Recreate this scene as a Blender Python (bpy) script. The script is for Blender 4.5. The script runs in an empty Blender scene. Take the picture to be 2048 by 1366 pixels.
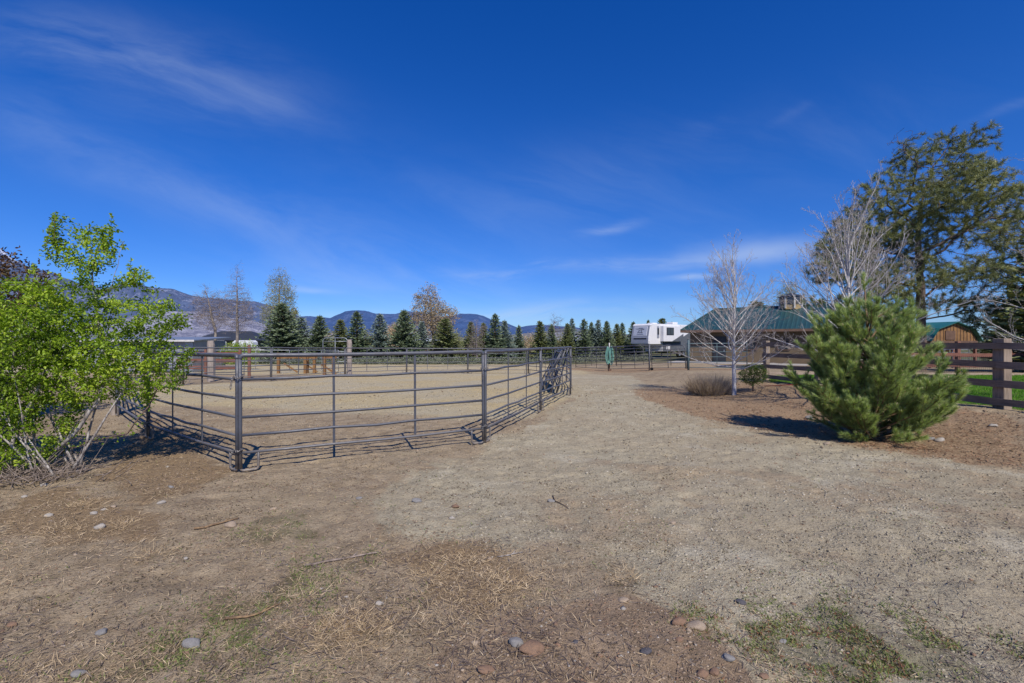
import bpy, math, random
import numpy as np
from mathutils import Vector, Matrix, Euler
random.seed(7)
rng = np.random.default_rng(11)
SC = bpy.context.scene
COL = SC.collection
R = math.radians
F = 908.0            # focal length of the photograph in its own pixels
EYE = 1.72

# ------------------------------------------------------------------ noise / terrain
def _hash(ix, iy, s):
    n = (ix * 374761393 + iy * 668265263 + s * 1442695041) & 0xffffffff
    n = ((n ^ (n >> 13)) * 1274126177) & 0xffffffff
    n = n ^ (n >> 16)
    return (n & 0xffff) / 65535.0
def vnoise(x, y, s=0):
    x = np.asarray(x, float); y = np.asarray(y, float)
    ix = np.floor(x).astype(np.int64); iy = np.floor(y).astype(np.int64)
    fx = x - ix; fy = y - iy
    fx = fx * fx * (3 - 2 * fx); fy = fy * fy * (3 - 2 * fy)
    a = _hash(ix, iy, s); b = _hash(ix + 1, iy, s); c = _hash(ix, iy + 1, s); d = _hash(ix + 1, iy + 1, s)
    return (a + (b - a) * fx) * (1 - fy) + (c + (d - c) * fx) * fy
def fbm(x, y, o=4, s=0, g=.5):
    t = 0; a = 1; n = 0
    for i in range(o):
        t = t + a * vnoise(np.asarray(x) * 2 ** i + 17.3 * i, np.asarray(y) * 2 ** i - 9.1 * i, s + i); n += a; a *= g
    return t / n
def sstep(a, b, v):
    t = np.clip((np.asarray(v, float) - a) / (b - a), 0, 1); return t * t * (3 - 2 * t)
def H(x, y):
    x = np.asarray(x, float); y = np.asarray(y, float)
    h = -.42 * sstep(11, 40, y)
    bank = sstep(6.4, 9.4, x) * sstep(4, 7.5, y) * (1 - .5 * sstep(20, 40, y))
    h = h + .36 * bank
    # low scraped mound of earth close to the camera
    h = h + .07 * np.exp(-(((x - .45) / 1.1) ** 2 + ((y - 2.35) / .55) ** 2))
    h = h + .05 * (fbm(x * .5, y * .5, 2, 5) - .5) * sstep(1, 3, y)
    return h
def Hd(x, y):
    """ground height with the small lumps the ground mesh carries"""
    x = np.asarray(x, float); y = np.asarray(y, float)
    near = 1 - sstep(14, 26, y)
    rough = .35 + .65 * sstep(.4, .65, fbm(x * .8, y * .8, 3, 21))
    n = (fbm(x * 2.3, y * 2.3, 4, 31) - .5) * .06 + (fbm(x * 9, y * 9, 3, 41) - .5) * .034 * rough + (fbm(x * 24, y * 24, 2, 51) - .5) * .016 * rough
    # hoof prints in the soft sand
    hp = fbm(x * 4.6, y * 4.6, 2, 61); n = n - .016 * sstep(.62, .8, hp)
    return H(x, y) + n * (.25 + .75 * near)
def h1(x, y): return float(Hd(np.array([x]), np.array([y]))[0])
def at(px, py, flat=0.0):
    """photo position of a spot on the ground -> world x, y"""
    Y = (EYE - flat) * F / (py - 683.0)
    for _ in range(6):
        X = (px - 1024) / F * Y
        Y = .5 * Y + .5 * (EYE - float(H(X, Y))) * F / (py - 683.0)
    return (px - 1024) / F * Y, Y

# ------------------------------------------------------------------ mesh helpers
class MB:
    def __init__(s): s.v = []; s.f = []; s.n = 0
    def add(s, v, f):
        s.v.append(np.asarray(v, float).reshape(-1, 3)); s.f.extend([tuple(i + s.n for i in q) for q in f]); s.n += len(s.v[-1])
    def box(s, c, d, rot=None):
        x, y, z = [k / 2 for k in d]
        v = np.array([(-x, -y, -z), (x, -y, -z), (x, y, -z), (-x, y, -z), (-x, -y, z), (x, -y, z), (x, y, z), (-x, y, z)])
        if rot is not None: v = v @ np.array(Euler(rot).to_matrix()).T
        s.add(v + np.array(c), [(0, 3, 2, 1), (4, 5, 6, 7), (0, 1, 5, 4), (1, 2, 6, 5), (2, 3, 7, 6), (3, 0, 4, 7)])
    def tube(s, pts, r, sides=6, cap=True, closed=False):
        p = np.asarray(pts, float); n = len(p)
        r = np.full(n, r, float) if np.isscalar(r) else np.asarray(r, float)
        if closed: t = np.roll(p, -1, 0) - np.roll(p, 1, 0)
        else: t = np.gradient(p, axis=0)
        t /= np.linalg.norm(t, axis=1)[:, None] + 1e-9
        d = np.abs(t).sum(0); ref = np.zeros(3); ref[int(np.argmin(d))] = 1
        u = np.cross(t, ref); u /= np.linalg.norm(u, axis=1)[:, None] + 1e-9; w = np.cross(t, u)
        a = np.arange(sides) * 2 * math.pi / sides
        v = p[:, None, :] + r[:, None, None] * (np.cos(a)[None, :, None] * u[:, None, :] + np.sin(a)[None, :, None] * w[:, None, :])
        f = []
        for i in range(n if closed else n - 1):
            j = (i + 1) % n
            for k in range(sides):
                l = (k + 1) % sides
                f.append((i * sides + k, i * sides + l, j * sides + l, j * sides + k))
        if cap and not closed:
            f.append(tuple(range(sides))[::-1]); f.append(tuple((n - 1) * sides + k for k in range(sides)))
        s.add(v.reshape(-1, 3), f)
    def mesh(s, name, mat, smooth=False, tone=None):
        me = bpy.data.meshes.new(name)
        v = np.concatenate(s.v) if s.v else np.zeros((0, 3))
        me.from_pydata(v.tolist(), [], s.f); me.update()
        if smooth: me.polygons.foreach_set('use_smooth', np.ones(len(me.polygons), bool))
        me.materials.append(mat)
        return me
    def build(s, name, mat, parent=None, smooth=False, bevel=0):
        o = link(name, s.mesh(name, mat, smooth), parent)
        if bevel:
            m = o.modifiers.new('bevel', 'BEVEL'); m.width = bevel; m.segments = 2; m.limit_method = 'ANGLE'
        return o
def link(name, me, parent=None):
    o = bpy.data.objects.new(name, me); COL.objects.link(o)
    if parent is not None: o.parent = parent
    return o
def fastmesh(name, v, f, mat, tone=None, smooth=False):
    """v (N,3), f (M,k) all the same size"""
    me = bpy.data.meshes.new(name)
    v = np.asarray(v, np.float32); f = np.asarray(f, np.int32)
    me.vertices.add(len(v)); me.vertices.foreach_set('co', v.ravel())
    me.loops.add(f.size); me.loops.foreach_set('vertex_index', f.ravel())
    me.polygons.add(len(f)); me.polygons.foreach_set('loop_start', np.arange(0, f.size, f.shape[1], dtype=np.int32))
    me.update(calc_edges=True)
    if smooth: me.polygons.foreach_set('use_smooth', np.ones(len(f), bool))
    if tone is not None:
        a = me.attributes.new('tone', 'FLOAT', 'POINT'); a.data.foreach_set('value', np.asarray(tone, np.float32))
    me.materials.append(mat)
    return me
def unit(v): return v / (np.linalg.norm(v, axis=-1, keepdims=True) + 1e-9)
def blades(P, D, L, W, kind='tri', tone=None, rnd=rng, side=None, fold=.25):
    """leaf-sized faces: P base points, D directions, L lengths, W widths"""
    P = np.asarray(P, float); n = len(P); D = unit(np.asarray(D, float))
    L = np.broadcast_to(L, (n,))[:, None]; W = np.broadcast_to(W, (n,))[:, None]
    if side is None: side = np.cross(D, unit(rnd.normal(size=(n, 3))))
    side = unit(side); nrm = np.cross(side, D)
    if tone is None: tone = rnd.random(n)
    if kind == 'tri':
        v = np.stack([P - side * W / 2, P + side * W / 2, P + D * L], 1); f = np.arange(3 * n).reshape(n, 3); k = 3
    elif kind == 'rhomb':
        m = P + D * L * .45
        v = np.stack([P, m + side * W / 2, P + D * L, m - side * W / 2], 1); f = np.arange(4 * n).reshape(n, 4); k = 4
    else:
        a = P + D * L * .3; b = P + D * L * .68; up = nrm * W * fold
        v = np.stack([P, a + side * W * .5 + up, b + side * W * .36 + up, P + D * L - nrm * L * .12, b - side * W * .36 + up, a - side * W * .5 + up], 1)
        i = np.arange(n)[:, None] * 6
        f = np.concatenate([i + np.array([[0, 1, 2, 3]]), i + np.array([[0, 3, 4, 5]])]); k = 6
    return v.reshape(-1, 3), f, np.repeat(tone, k)
def leaf_obj(name, data, mat, parent=None):
    return link(name, fastmesh(name, data[0], data[1], mat, data[2]), parent)
def tag(o, label=None, cat=None, group=None, kind=None):
    if label: o['label'] = label
    if cat: o['category'] = cat
    if group: o['group'] = group
    if kind: o['kind'] = kind
    return o
def empty(name, loc, label, cat, rz=0, group=None):
    o = bpy.data.objects.new(name, None); COL.objects.link(o); o.location = loc; o.rotation_euler.z = rz
    o.empty_display_size = .2
    return tag(o, label, cat, group)
def copy_tree(o, parent=None, kids=None):
    c = o.copy(); COL.objects.link(c); c.parent = parent
    for ch in (kids if kids is not None else list(o.children)): copy_tree(ch, c)
    return c

# ------------------------------------------------------------------ materials
def nmat(name):
    m = bpy.data.materials.new(name); m.use_nodes = True; nt = m.node_tree; nt.nodes.clear()
    return m, nt
class N:
    def __init__(s, nt): s.nt = nt
    def n(s, t, **kw):
        x = s.nt.nodes.new(t)
        for k, v in kw.items(): setattr(x, k, v)
        return x
    def l(s, a, b): s.nt.links.new(a, b)
    def noise(s, vec, scale, detail=4, rough=.55, dist=0):
        x = s.n('ShaderNodeTexNoise'); x.inputs['Scale'].default_value = scale; x.inputs['Detail'].default_value = detail
        x.inputs['Roughness'].default_value = rough; x.inputs['Distortion'].default_value = dist
        if vec is not None: s.l(vec, x.inputs['Vector'])
        return x.outputs['Fac']
    def math(s, op, a, b=None, c=None, clamp=False):
        x = s.n('ShaderNodeMath', operation=op); x.use_clamp = clamp
        for i, q in enumerate((a, b, c)):
            if q is None: continue
            if isinstance(q, (int, float)): x.inputs[i].default_value = q
            else: s.l(q, x.inputs[i])
        return x.outputs[0]
    def rng(s, v, a, b, c=0., d=1., smooth=True):
        x = s.n('ShaderNodeMapRange'); x.interpolation_type = 'SMOOTHSTEP' if smooth else 'LINEAR'
        s.l(v, x.inputs[0]); x.inputs[1].default_value = a; x.inputs[2].default_value = b; x.inputs[3].default_value = c; x.inputs[4].default_value = d
        return x.outputs[0]
    def mix(s, f, a, b, mode='MIX'):
        x = s.n('ShaderNodeMix', data_type='RGBA', blend_type=mode)
        for i, q in ((0, f), (6, a), (7, b)):
            if isinstance(q, (int, float)): x.inputs[i].default_value = q
            elif isinstance(q, tuple): x.inputs[i].default_value = (*q, 1)
            else: s.l(q, x.inputs[i])
        return x.outputs[2]
    def ramp(s, f, stops):
        x = s.n('ShaderNodeValToRGB'); e = x.color_ramp.elements
        while len(e) < len(stops): e.new(.5)
        for i, (p, c) in enumerate(stops): e[i].position = p; e[i].color = (*c, 1)
        s.l(f, x.inputs[0]); return x.outputs[0]
    def mapping(s, vec, loc=(0, 0, 0), rot=(0, 0, 0), scale=(1, 1, 1), t='POINT'):
        x = s.n('ShaderNodeMapping', vector_type=t); s.l(vec, x.inputs[0])
        x.inputs[1].default_value = loc; x.inputs[2].default_value = rot; x.inputs[3].default_value = scale
        return x.outputs[0]
    def bump(s, h, strength=.5, dist=.01, nrm=None):
        x = s.n('ShaderNodeBump'); x.inputs['Strength'].default_value = strength; x.inputs['Distance'].default_value = dist
        s.l(h, x.inputs['Height'])
        if nrm is not None: s.l(nrm, x.inputs['Normal'])
        return x.outputs[0]
    def bsdf(s, col, rough=.8, metal=0, nrm=None, spec=.3):
        x = s.n('ShaderNodeBsdfPrincipled')
        if isinstance(col, tuple): x.inputs['Base Color'].default_value = (*col, 1)
        else: s.l(col, x.inputs['Base Color'])
        if isinstance(rough, (int, float)): x.inputs['Roughness'].default_value = rough
        else: s.l(rough, x.inputs['Roughness'])
        x.inputs['Metallic'].default_value = metal; x.inputs['Specular IOR Level'].default_value = spec
        if nrm is not None: s.l(nrm, x.inputs['Normal'])
        return x.outputs[0]
    def out(s, sh): o = s.n('ShaderNodeOutputMaterial'); s.l(sh, o.inputs[0])
    def obj(s): return s.n('ShaderNodeTexCoord').outputs['Object']
    def pos(s): return s.n('ShaderNodeNewGeometry').outputs['Position']
def plain(name, a, b=None, scale=6, rough=.7, metal=0, bump=.3, bd=.004, stretch=(1, 1, 1), spec=.3, fine=60):
    m, nt = nmat(name); n = N(nt); v = n.mapping(n.obj(), scale=stretch)
    b = b or tuple(c * .75 for c in a)
    f = n.rng(n.noise(v, scale, 6, .6), .3, .7)
    f2 = n.noise(v, fine, 3)
    c = n.mix(f, a, b); c = n.mix(.35, c, n.ramp(f2, [(0.3, (.3, .3, .3)), (.7, (1, 1, 1))]), 'MULTIPLY')
    n.out(n.bsdf(c, rough, metal, n.bump(f2, bump, bd), spec)); return m
def leafmat(name, dark, mid, light, trans=.3, rough=.55, spec=.25, patch=.9):
    m, nt = nmat(name); n = N(nt)
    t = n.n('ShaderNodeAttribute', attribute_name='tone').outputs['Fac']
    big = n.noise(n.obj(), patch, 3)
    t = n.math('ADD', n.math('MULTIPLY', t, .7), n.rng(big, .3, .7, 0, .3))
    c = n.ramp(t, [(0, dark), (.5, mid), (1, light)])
    p = n.bsdf(c, rough, 0, None, spec)
    tr = n.n('ShaderNodeBsdfTranslucent'); n.l(n.mix(1.0, c, (1.2, 1.3, .6), 'MULTIPLY'), tr.inputs[0])
    x = n.n('ShaderNodeMixShader'); x.inputs[0].default_value = trans; n.l(p, x.inputs[1]); n.l(tr.outputs[0], x.inputs[2])
    n.out(x.outputs[0]); return m
def woodmat(name, a, b, axis='x', rough=.85, scale=5):
    st = {'x': (.6, 9, 9), 'z': (9, 9, .6), 'y': (9, .6, 9)}[axis]
    m, nt = nmat(name); n = N(nt); v = n.mapping(n.obj(), scale=st)
    f = n.noise(v, scale, 8, .65, .4); g = n.noise(v, scale * 4, 4, .7)
    k = n.noise(n.obj(), 2.3, 3)
    c = n.mix(n.rng(f, .35, .65), a, b); c = n.mix(n.rng(g, .55, .75, 0, .7), c, tuple(q * .35 for q in b))
    c = n.mix(n.rng(k, .35, .7, 0, .5), c, tuple(q * 1.35 for q in a))
    n.out(n.bsdf(c, rough, 0, n.bump(g, .7, .006), .2)); return m
def bark(name, a, b, scale=14, stretch=(1, 1, .35), bd=.012):
    m, nt = nmat(name); n = N(nt); v = n.mapping(n.obj(), scale=stretch)
    f = n.noise(v, scale, 6, .65, .3); g = n.noise(v, scale * 3.7, 4, .6)
    c = n.mix(n.rng(f, .38, .62), a, b); c = n.mix(.5, c, n.ramp(g, [(.3, (.45, .45, .45)), (.65, (1, 1, 1))]), 'MULTIPLY')
    n.out(n.bsdf(c, .9, 0, n.bump(f, .6, bd), .15)); return m

M = {}
def steel():
    m, nt = nmat('painted steel'); n = N(nt); v = n.obj()
    oi = n.n('ShaderNodeObjectInfo').outputs['Random']
    f = n.noise(v, 9, 6, .7); g = n.noise(v, 90, 3)
    c = n.mix(n.rng(f, .4, .7), (.072, .078, .098), (.045, .045, .054))
    c = n.mix(n.rng(n.noise(v, 3.1, 8, .75), .6, .74, 0, .75), c, (.12, .075, .05))
    c = n.mix(n.math('MULTIPLY', oi, .35), c, (.13, .135, .15))
    zz = n.n('ShaderNodeSeparateXYZ'); n.l(n.pos(), zz.inputs[0]); dust = n.math('MULTIPLY', n.rng(zz.outputs[2], .0, .35, .8, 0), n.rng(n.noise(v, 14, 5, .7), .3, .6)); c = n.mix(dust, c, (.25, .2, .15))
    nz = n.n('ShaderNodeSeparateXYZ'); n.l(n.n('ShaderNodeNewGeometry').outputs['Normal'], nz.inputs[0]); c = n.mix(n.math('MULTIPLY', n.rng(nz.outputs[2], .3, 1, 0, .5), n.rng(f, .3, .6)), c, (.24, .22, .2))
    n.out(n.bsdf(c, n.rng(f, .3, .7, .38, .6), .1, n.bump(g, .25, .001), .55)); return m
M['steel'] = steel()
M['galv'] = plain('galvanised steel', (.42, .45, .48), (.3, .33, .36), 12, .45, .6, .1, .001)
M['green_steel'] = plain('green grey painted steel', (.13, .19, .20), (.09, .13, .15), 12, .5, .2, .1, .001)
M['chain'] = plain('chain steel', (.42, .41, .4), (.2, .16, .13), 30, .4, .7, .1, .001)
M['old_post'] = woodmat('weathered grey post', (.33, .28, .24), (.2, .17, .15), 'z')
M['rail_wood'] = woodmat('weathered fence rail', (.25, .185, .14), (.14, .105, .082), 'x')
M['post_wood'] = woodmat('weathered fence post', (.29, .225, .175), (.16, .125, .098), 'z')
M['red_wood'] = woodmat('red stained wood', (.2, .09, .065), (.13, .06, .046), 'x')
M['red_post'] = woodmat('red stained post', (.22, .11, .08), (.13, .065, .05), 'z')
M['brown_post'] = woodmat('brown post', (.14, .085, .06), (.08, .05, .04), 'z')
M['orange_wood'] = woodmat('orange stained boards', (.25, .14, .06), (.13, .07, .033), 'z')
M['bark_pale'] = bark('pale mottled bark', (.5, .46, .42), (.17, .145, .13), 22)
M['bark_brown'] = bark('brown twig bark', (.2, .14, .11), (.12, .09, .07), 20)
M['bark_heap'] = bark('dead grey brush', (.34, .27, .22), (.14, .11, .09), 14)
M['bark_birch'] = bark('birch bark', (.74, .71, .68), (.5, .465, .44), 16, (1, 1, 2.5))
M['bark_twig'] = bark('birch twig bark', (.5, .46, .44), (.34, .3, .285), 12)
M['bark_pine'] = bark('pine bark', (.17, .13, .11), (.085, .065, .055), 9, bd=.03)
M['bark_young'] = bark('young pine bark', (.3, .2, .11), (.17, .11, .07), 24)
M['bark_grey'] = bark('grey cottonwood bark', (.36, .31, .27), (.22, .185, .165), 4)
M['bark_dark'] = bark('dark plum bark', (.09, .065, .06), (.05, .04, .04), 10)
M['leaf_bush'] = leafmat('spring leaves', (.05, .10, .01), (.27, .40, .03), (.60, .69, .09), .45, .45, .35)
M['leaf_plum'] = leafmat('plum leaves', (.045, .025, .018), (.11, .06, .035), (.18, .14, .05), .3)
M['leaf_round'] = leafmat('shrub leaves', (.035, .07, .012), (.085, .14, .022), (.2, .25, .04), .3, .5)
M['needle_young'] = leafmat('young pine needles', (.10, .15, .05), (.31, .40, .13), (.64, .71, .30), .3, .45, .4, 1.8)
M['needle_pine'] = leafmat('old pine needles', (.07, .09, .036), (.215, .235, .09), (.44, .42, .18), .15, .5, .35, .35)
M['needle_spruce'] = leafmat('spruce needles', (.055, .08, .045), (.145, .195, .11), (.29, .34, .2), .1, .6, .2, .7)
M['needle_blue'] = leafmat('blue spruce needles', (.08, .11, .095), (.19, .25, .21), (.34, .4, .35), .1, .6, .2, .7)
M['needle_olive'] = leafmat('olive conifer needles', (.065, .085, .03), (.17, .2, .08), (.3, .31, .14), .1, .6, .2, .7)
M['leaf_dry'] = leafmat('dry hanging leaves', (.2, .135, .08), (.36, .27, .165), (.48, .4, .26), .2, .7)
M['leaf_catkin'] = leafmat('young pale catkins', (.17, .16, .07), (.3, .29, .12), (.45, .44, .22), .3, .7)
M['sage'] = leafmat('sage', (.08, .095, .06), (.17, .19, .125), (.26, .27, .19), .1, .8)
M['moss'] = leafmat('low green weeds', (.07, .095, .03), (.17, .21, .06), (.3, .34, .11), .2, .7, patch=6)
M['weed_red'] = leafmat('reddish weeds', (.10, .045, .03), (.24, .10, .055), (.22, .19, .08), .1, .8, patch=6)
M['lawn'] = leafmat('lawn blades', (.06, .16, .008), (.11, .28, .015), (.2, .4, .03), .3, .6, patch=.6)
M['straw'] = leafmat('dry straw', (.26, .18, .1), (.5, .37, .22), (.74, .6, .4), .1, .8, patch=2)
M['twigs'] = leafmat('dead twigs', (.07, .05, .04), (.16, .12, .1), (.36, .31, .27), 0, .9)
M['twig_haze'] = leafmat('fine twigs', (.12, .09, .08), (.24, .19, .17), (.36, .31, .27), 0, .9)
M['shrub_dry'] = leafmat('dry ornamental grass', (.2, .15, .12), (.40, .31, .23), (.68, .56, .40), .15, .8)
M['bud'] = plain('pine bud', (.55, .42, .3), (.4, .3, .2))
M['white'] = plain('white painted aluminium', (.8, .8, .82), (.74, .74, .76), 2, .35, 0, .05, .001)
M['rv_grey'] = plain('grey front panel', (.3, .32, .38), (.26, .28, .34), 3, .4, 0, .05, .001)
M['rv_light'] = plain('pale grey panel', (.5, .53, .62), (.45, .48, .56), 3, .4, 0, .05, .001)
M['dark_trim'] = plain('dark trim', (.05, .055, .065), (.035, .038, .045), 5, .5, 0, .05, .001)
M['rv_low'] = plain('lower body shade and stripe grey', (.13, .14, .16), (.1, .11, .125), 3, .5, 0, .05, .001)  # stripe grey; on the lower body it paints in shade
M['rubber'] = plain('rubber', (.02, .02, .02), (.03, .03, .03), 20, .8)
M['hose'] = plain('green rubber hose', (.16, .38, .31), (.24, .48, .4), 20, .45, 0, .05)
M['wall_tan_shaded'] = plain('eave-shaded tan stucco', (.2, .15, .1), (.165, .125, .085), 1.2, .9, 0, .4, .006)  # tan darkened to carry the shade of the deep barn eaves
M['trim_brown'] = plain('brown trim', (.22, .14, .1), None, 5, .6)
M['white_trim'] = plain('white trim', (.72, .7, .66), None, 5, .6)
M['red'] = plain('red edging', (.6, .05, .03), None, 5, .6)
M['tan_board'] = plain('ochre siding', (.5, .36, .17), (.42, .3, .14), 2, .8)
M['concrete'] = plain('pale slab', (.45, .43, .4), (.38, .36, .34), 2, .9)
def glass():
    m, nt = nmat('dark window glass'); n = N(nt)
    c = n.mix(n.noise(n.obj(), 2), (.02, .025, .03), (.05, .055, .065)); n.out(n.bsdf(c, .08, 0, None, .6)); return m
M['glass'] = glass()
def metal_roof(name, a, b, axis, freq):
    m, nt = nmat(name); n = N(nt); v = n.obj()
    w = n.n('ShaderNodeTexWave', bands_direction=axis); w.inputs['Scale'].default_value = freq; w.inputs['Distortion'].default_value = 0
    n.l(v, w.inputs[0]); f = n.noise(v, .8, 5)
    c = n.mix(n.rng(f, .35, .65), a, b)
    c = n.mix(n.rng(w.outputs['Fac'], .9, 1, 0, .5), c, tuple(min(1, q * 1.9) for q in a))
    n.out(n.bsdf(c, .4, .2, n.bump(w.outputs['Fac'], .6, .03), .5)); return m
M['roof_green'] = metal_roof('green standing seam roof', (.028, .078, .08), (.022, .062, .064), 'X', .9)
M['roof_green_small'] = metal_roof('green ribbed roof', (.03, .16, .13), (.02, .12, .1), 'Y', 1.6)
M['corrugated'] = metal_roof('grey corrugated steel', (.3, .31, .34), (.22, .23, .26), 'X', 2.2)
def rockmat(name, a, b):
    m, nt = nmat(name); n = N(nt); v = n.obj()
    f = n.noise(v, 9, 6, .6); g = n.noise(v, 60, 4, .7)
    c = n.mix(n.rng(f, .35, .65), a, b); c = n.mix(.5, c, n.ramp(g, [(.3, (.5, .5, .5)), (.7, (1, 1, 1))]), 'MULTIPLY')
    n.out(n.bsdf(c, .85, 0, n.bump(g, .5, .004), .3)); return m
M['rock_grey'] = rockmat('grey stone', (.29, .275, .26), (.2, .19, .18))
M['rock_white'] = rockmat('pale stone', (.44, .4, .345), (.33, .295, .25))
M['rock_tan'] = rockmat('tan stone', (.42, .33, .24), (.32, .24, .17))
M['rock_brown'] = rockmat('reddish brown stone', (.3, .18, .11), (.2, .13, .09))
M['rock_dark'] = rockmat('dark stone', (.12, .11, .12), (.08, .075, .08))

# ------------------------------------------------------------------ ground sheet
def poly_mask(x, y, poly, soft):
    """1 inside the polygon, fading over `soft` metres"""
    p = np.array(poly); inside = np.zeros(x.shape, bool); dmin = np.full(x.shape, 1e9)
    for i in range(len(p)):
        a = p[i]; b = p[(i + 1) % len(p)]
        c = ((a[1] > y) != (b[1] > y)) & (x < (b[0] - a[0]) * (y - a[1]) / (b[1] - a[1] + 1e-12) + a[0]); inside ^= c
        ab = b - a; t = np.clip(((x - a[0]) * ab[0] + (y - a[1]) * ab[1]) / (ab @ ab + 1e-12), 0, 1)
        dmin = np.minimum(dmin, np.hypot(x - a[0] - t * ab[0], y - a[1] - t * ab[1]))
    sd = np.where(inside, dmin, -dmin)
    return sstep(-soft, soft, sd)
def P2(l): return [at(a, b) for a, b in l]
PEN = [(-9.15, 10.5), (-6.45, 8.05), (-3.62, 6.0), (-.46, 7.65), (.70, 11.1), (1.88, 14.55), (2.25, 17.3), (2.5, 20.7), (2.3, 24.3), (1.0, 27.7), (-2.7, 27.7), (-6.25, 26.9), (-9.05, 24.6), (-11.1, 20.9), (-13.4, 18.5), (-13.05, 14.95), (-11.1, 12.7)]
track = P2([(1120, 745), (1260, 752), (1300, 790), (1380, 830), (1560, 868), (1800, 905), (2048, 930)]) + [(9, 2.4), (6, .5), (2.6, .5)] + \
    P2([(1560, 1366), (1440, 1230), (1240, 1175), (1080, 1120), (900, 1060), (760, 1040), (740, 1010), (830, 950), (960, 905), (1060, 850), (1140, 800)])
mound = [(-.75, 1.2)] + P2([(900, 1290), (1010, 1225), (1100, 1195), (1230, 1190), (1380, 1215), (1480, 1290), (1530, 1366)]) + [(1.0, 1.2)]
greens = [P2([(1340, 1215), (1420, 1215), (1560, 1200), (1720, 1190), (1900, 1250), (2048, 1300), (2048, 1400), (1760, 1400), (1560, 1320), (1440, 1270)]),
          P2([(620, 1110), (760, 1095), (830, 1115), (700, 1150), (640, 1200), (600, 1260), (460, 1330), (300, 1366), (180, 1350), (330, 1270), (480, 1190), (560, 1140)]),
          P2([(560, 1020), (640, 1040), (620, 1085), (500, 1090), (470, 1060)])]
strawz = [P2([(20, 1000), (120, 975), (260, 990), (340, 1040), (300, 1080), (100, 1090), (0, 1060)]),
          P2([(600, 1240), (690, 1190), (780, 1230), (760, 1290), (640, 1300)]), P2([(800, 1100), (1000, 1080), (1100, 1160), (1000, 1250), (850, 1200)]),
          P2([(240, 900), (300, 830), (420, 880), (470, 950), (300, 1010), (200, 960)])]
mulch = P2([(1290, 800), (1260, 778), (1420, 770), (1560, 762), (1990, 830), (2048, 850), (2048, 935), (1800, 905), (1560, 868), (1380, 830)])
shrubsoil = [(3.6, 34.5), (6.3, 29.5), (9.3, 25.3), (13.5, 24.8), (13.5, 29), (7.8, 32.8), (4.5, 37.0)]
LAWN = [(10.25, 8.4), (9.75, 11), (9.35, 14.8), (8.9, 15.6), (10.2, 18.5), (14, 20.2), (30, 18.2), (34, 12), (30, 6)]
def build_ground():
    def axis(lo, hi, step, grow, far):
        a = list(np.arange(lo, hi, step)); s = step
        while a[-1] < far: s *= grow; a.append(a[-1] + s)
        s = step; b = [a[0]]
        return a
    ys = axis(.6, 8.5, .034, 1.035, 9000); s = .2; lowy = []
    y = .6
    while y > -60: y -= s; s *= 1.4; lowy.append(y)
    ys = np.array(lowy[::-1] + ys)
    half = axis(0, 7.5, .038, 1.04, 12000)
    xs = np.array([-a for a in half[:0:-1]] + half)
    X, Y = np.meshgrid(xs, ys); Z = Hd(X, Y)
    Z = np.where(Y > 400, Z - 0.0 * Y, Z)
    nx, ny = len(xs), len(ys)
    v = np.stack([X, Y, Z], -1).reshape(-1, 3)
    i = np.arange(ny - 1)[:, None] * nx + np.arange(nx - 1)[None, :]
    f = np.stack([i, i + 1, i + nx + 1, i + nx], -1).reshape(-1, 4)
    me = fastmesh('ground', v, f, M['ground'], smooth=True)
    x = X.ravel(); y = Y.ravel()
    n1 = (fbm(x * 1.7, y * 1.7, 4, 71) - .5); wx = x + n1 * .5; wy = y + (fbm(x * 1.7, y * 1.7, 4, 81) - .5) * .5
    sand = poly_mask(x + n1 * 1.3, y + (fbm(x * 1.3, y * 1.3, 4, 83) - .5) * 1.3, track, .6)
    sand = np.clip(sand - .55 * sstep(.52, .7, fbm(x * .7, y * .7, 4, 85)) * (1 - sstep(9, 14, y)), 0, 1) + .35 * sstep(.55, .7, fbm(x * 1.1 + 9, y * 1.1, 4, 87)) * sstep(-5, 0, x + y * .2)
    pen = poly_mask(wx, wy, PEN, .6) * sstep(.2, 2.6, y - (8.6 - .25 * x) + 1.2 * (fbm(x * .7, y * .7, 3, 91) - .5))
    far = sstep(24, 30, y) * (1 - sstep(0, 4, x - 3))
    penf = np.maximum(pen, far * (1 - sstep(41, 44, y + 2 * n1)))
    green = np.max([poly_mask(wx, wy, g, .25) for g in greens], 0)
    straw = np.max([poly_mask(wx, wy, g, .3) for g in strawz], 0)
    mu = np.maximum(poly_mask(wx, wy, mulch, .5), poly_mask(wx, wy, shrubsoil, .5))
    mo = poly_mask(wx, wy, mound, .12)
    lawn = poly_mask(x + n1 * .1, y, LAWN, .12)
    fld = sstep(41, 44, y + 2 * n1)
    rgba = np.stack([sand, penf, green, straw], 1); rgba2 = np.stack([mu, mo, lawn, fld], 1)
    for nm, d in (('zone_a', rgba), ('zone_b', rgba2)):
        for k in range(4):
            a = me.attributes.new(nm + str(k), 'FLOAT', 'POINT'); a.data.foreach_set('value', d[:, k].astype(np.float32))
    o = link('ground', me); tag(o, kind='structure'); return o
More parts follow.
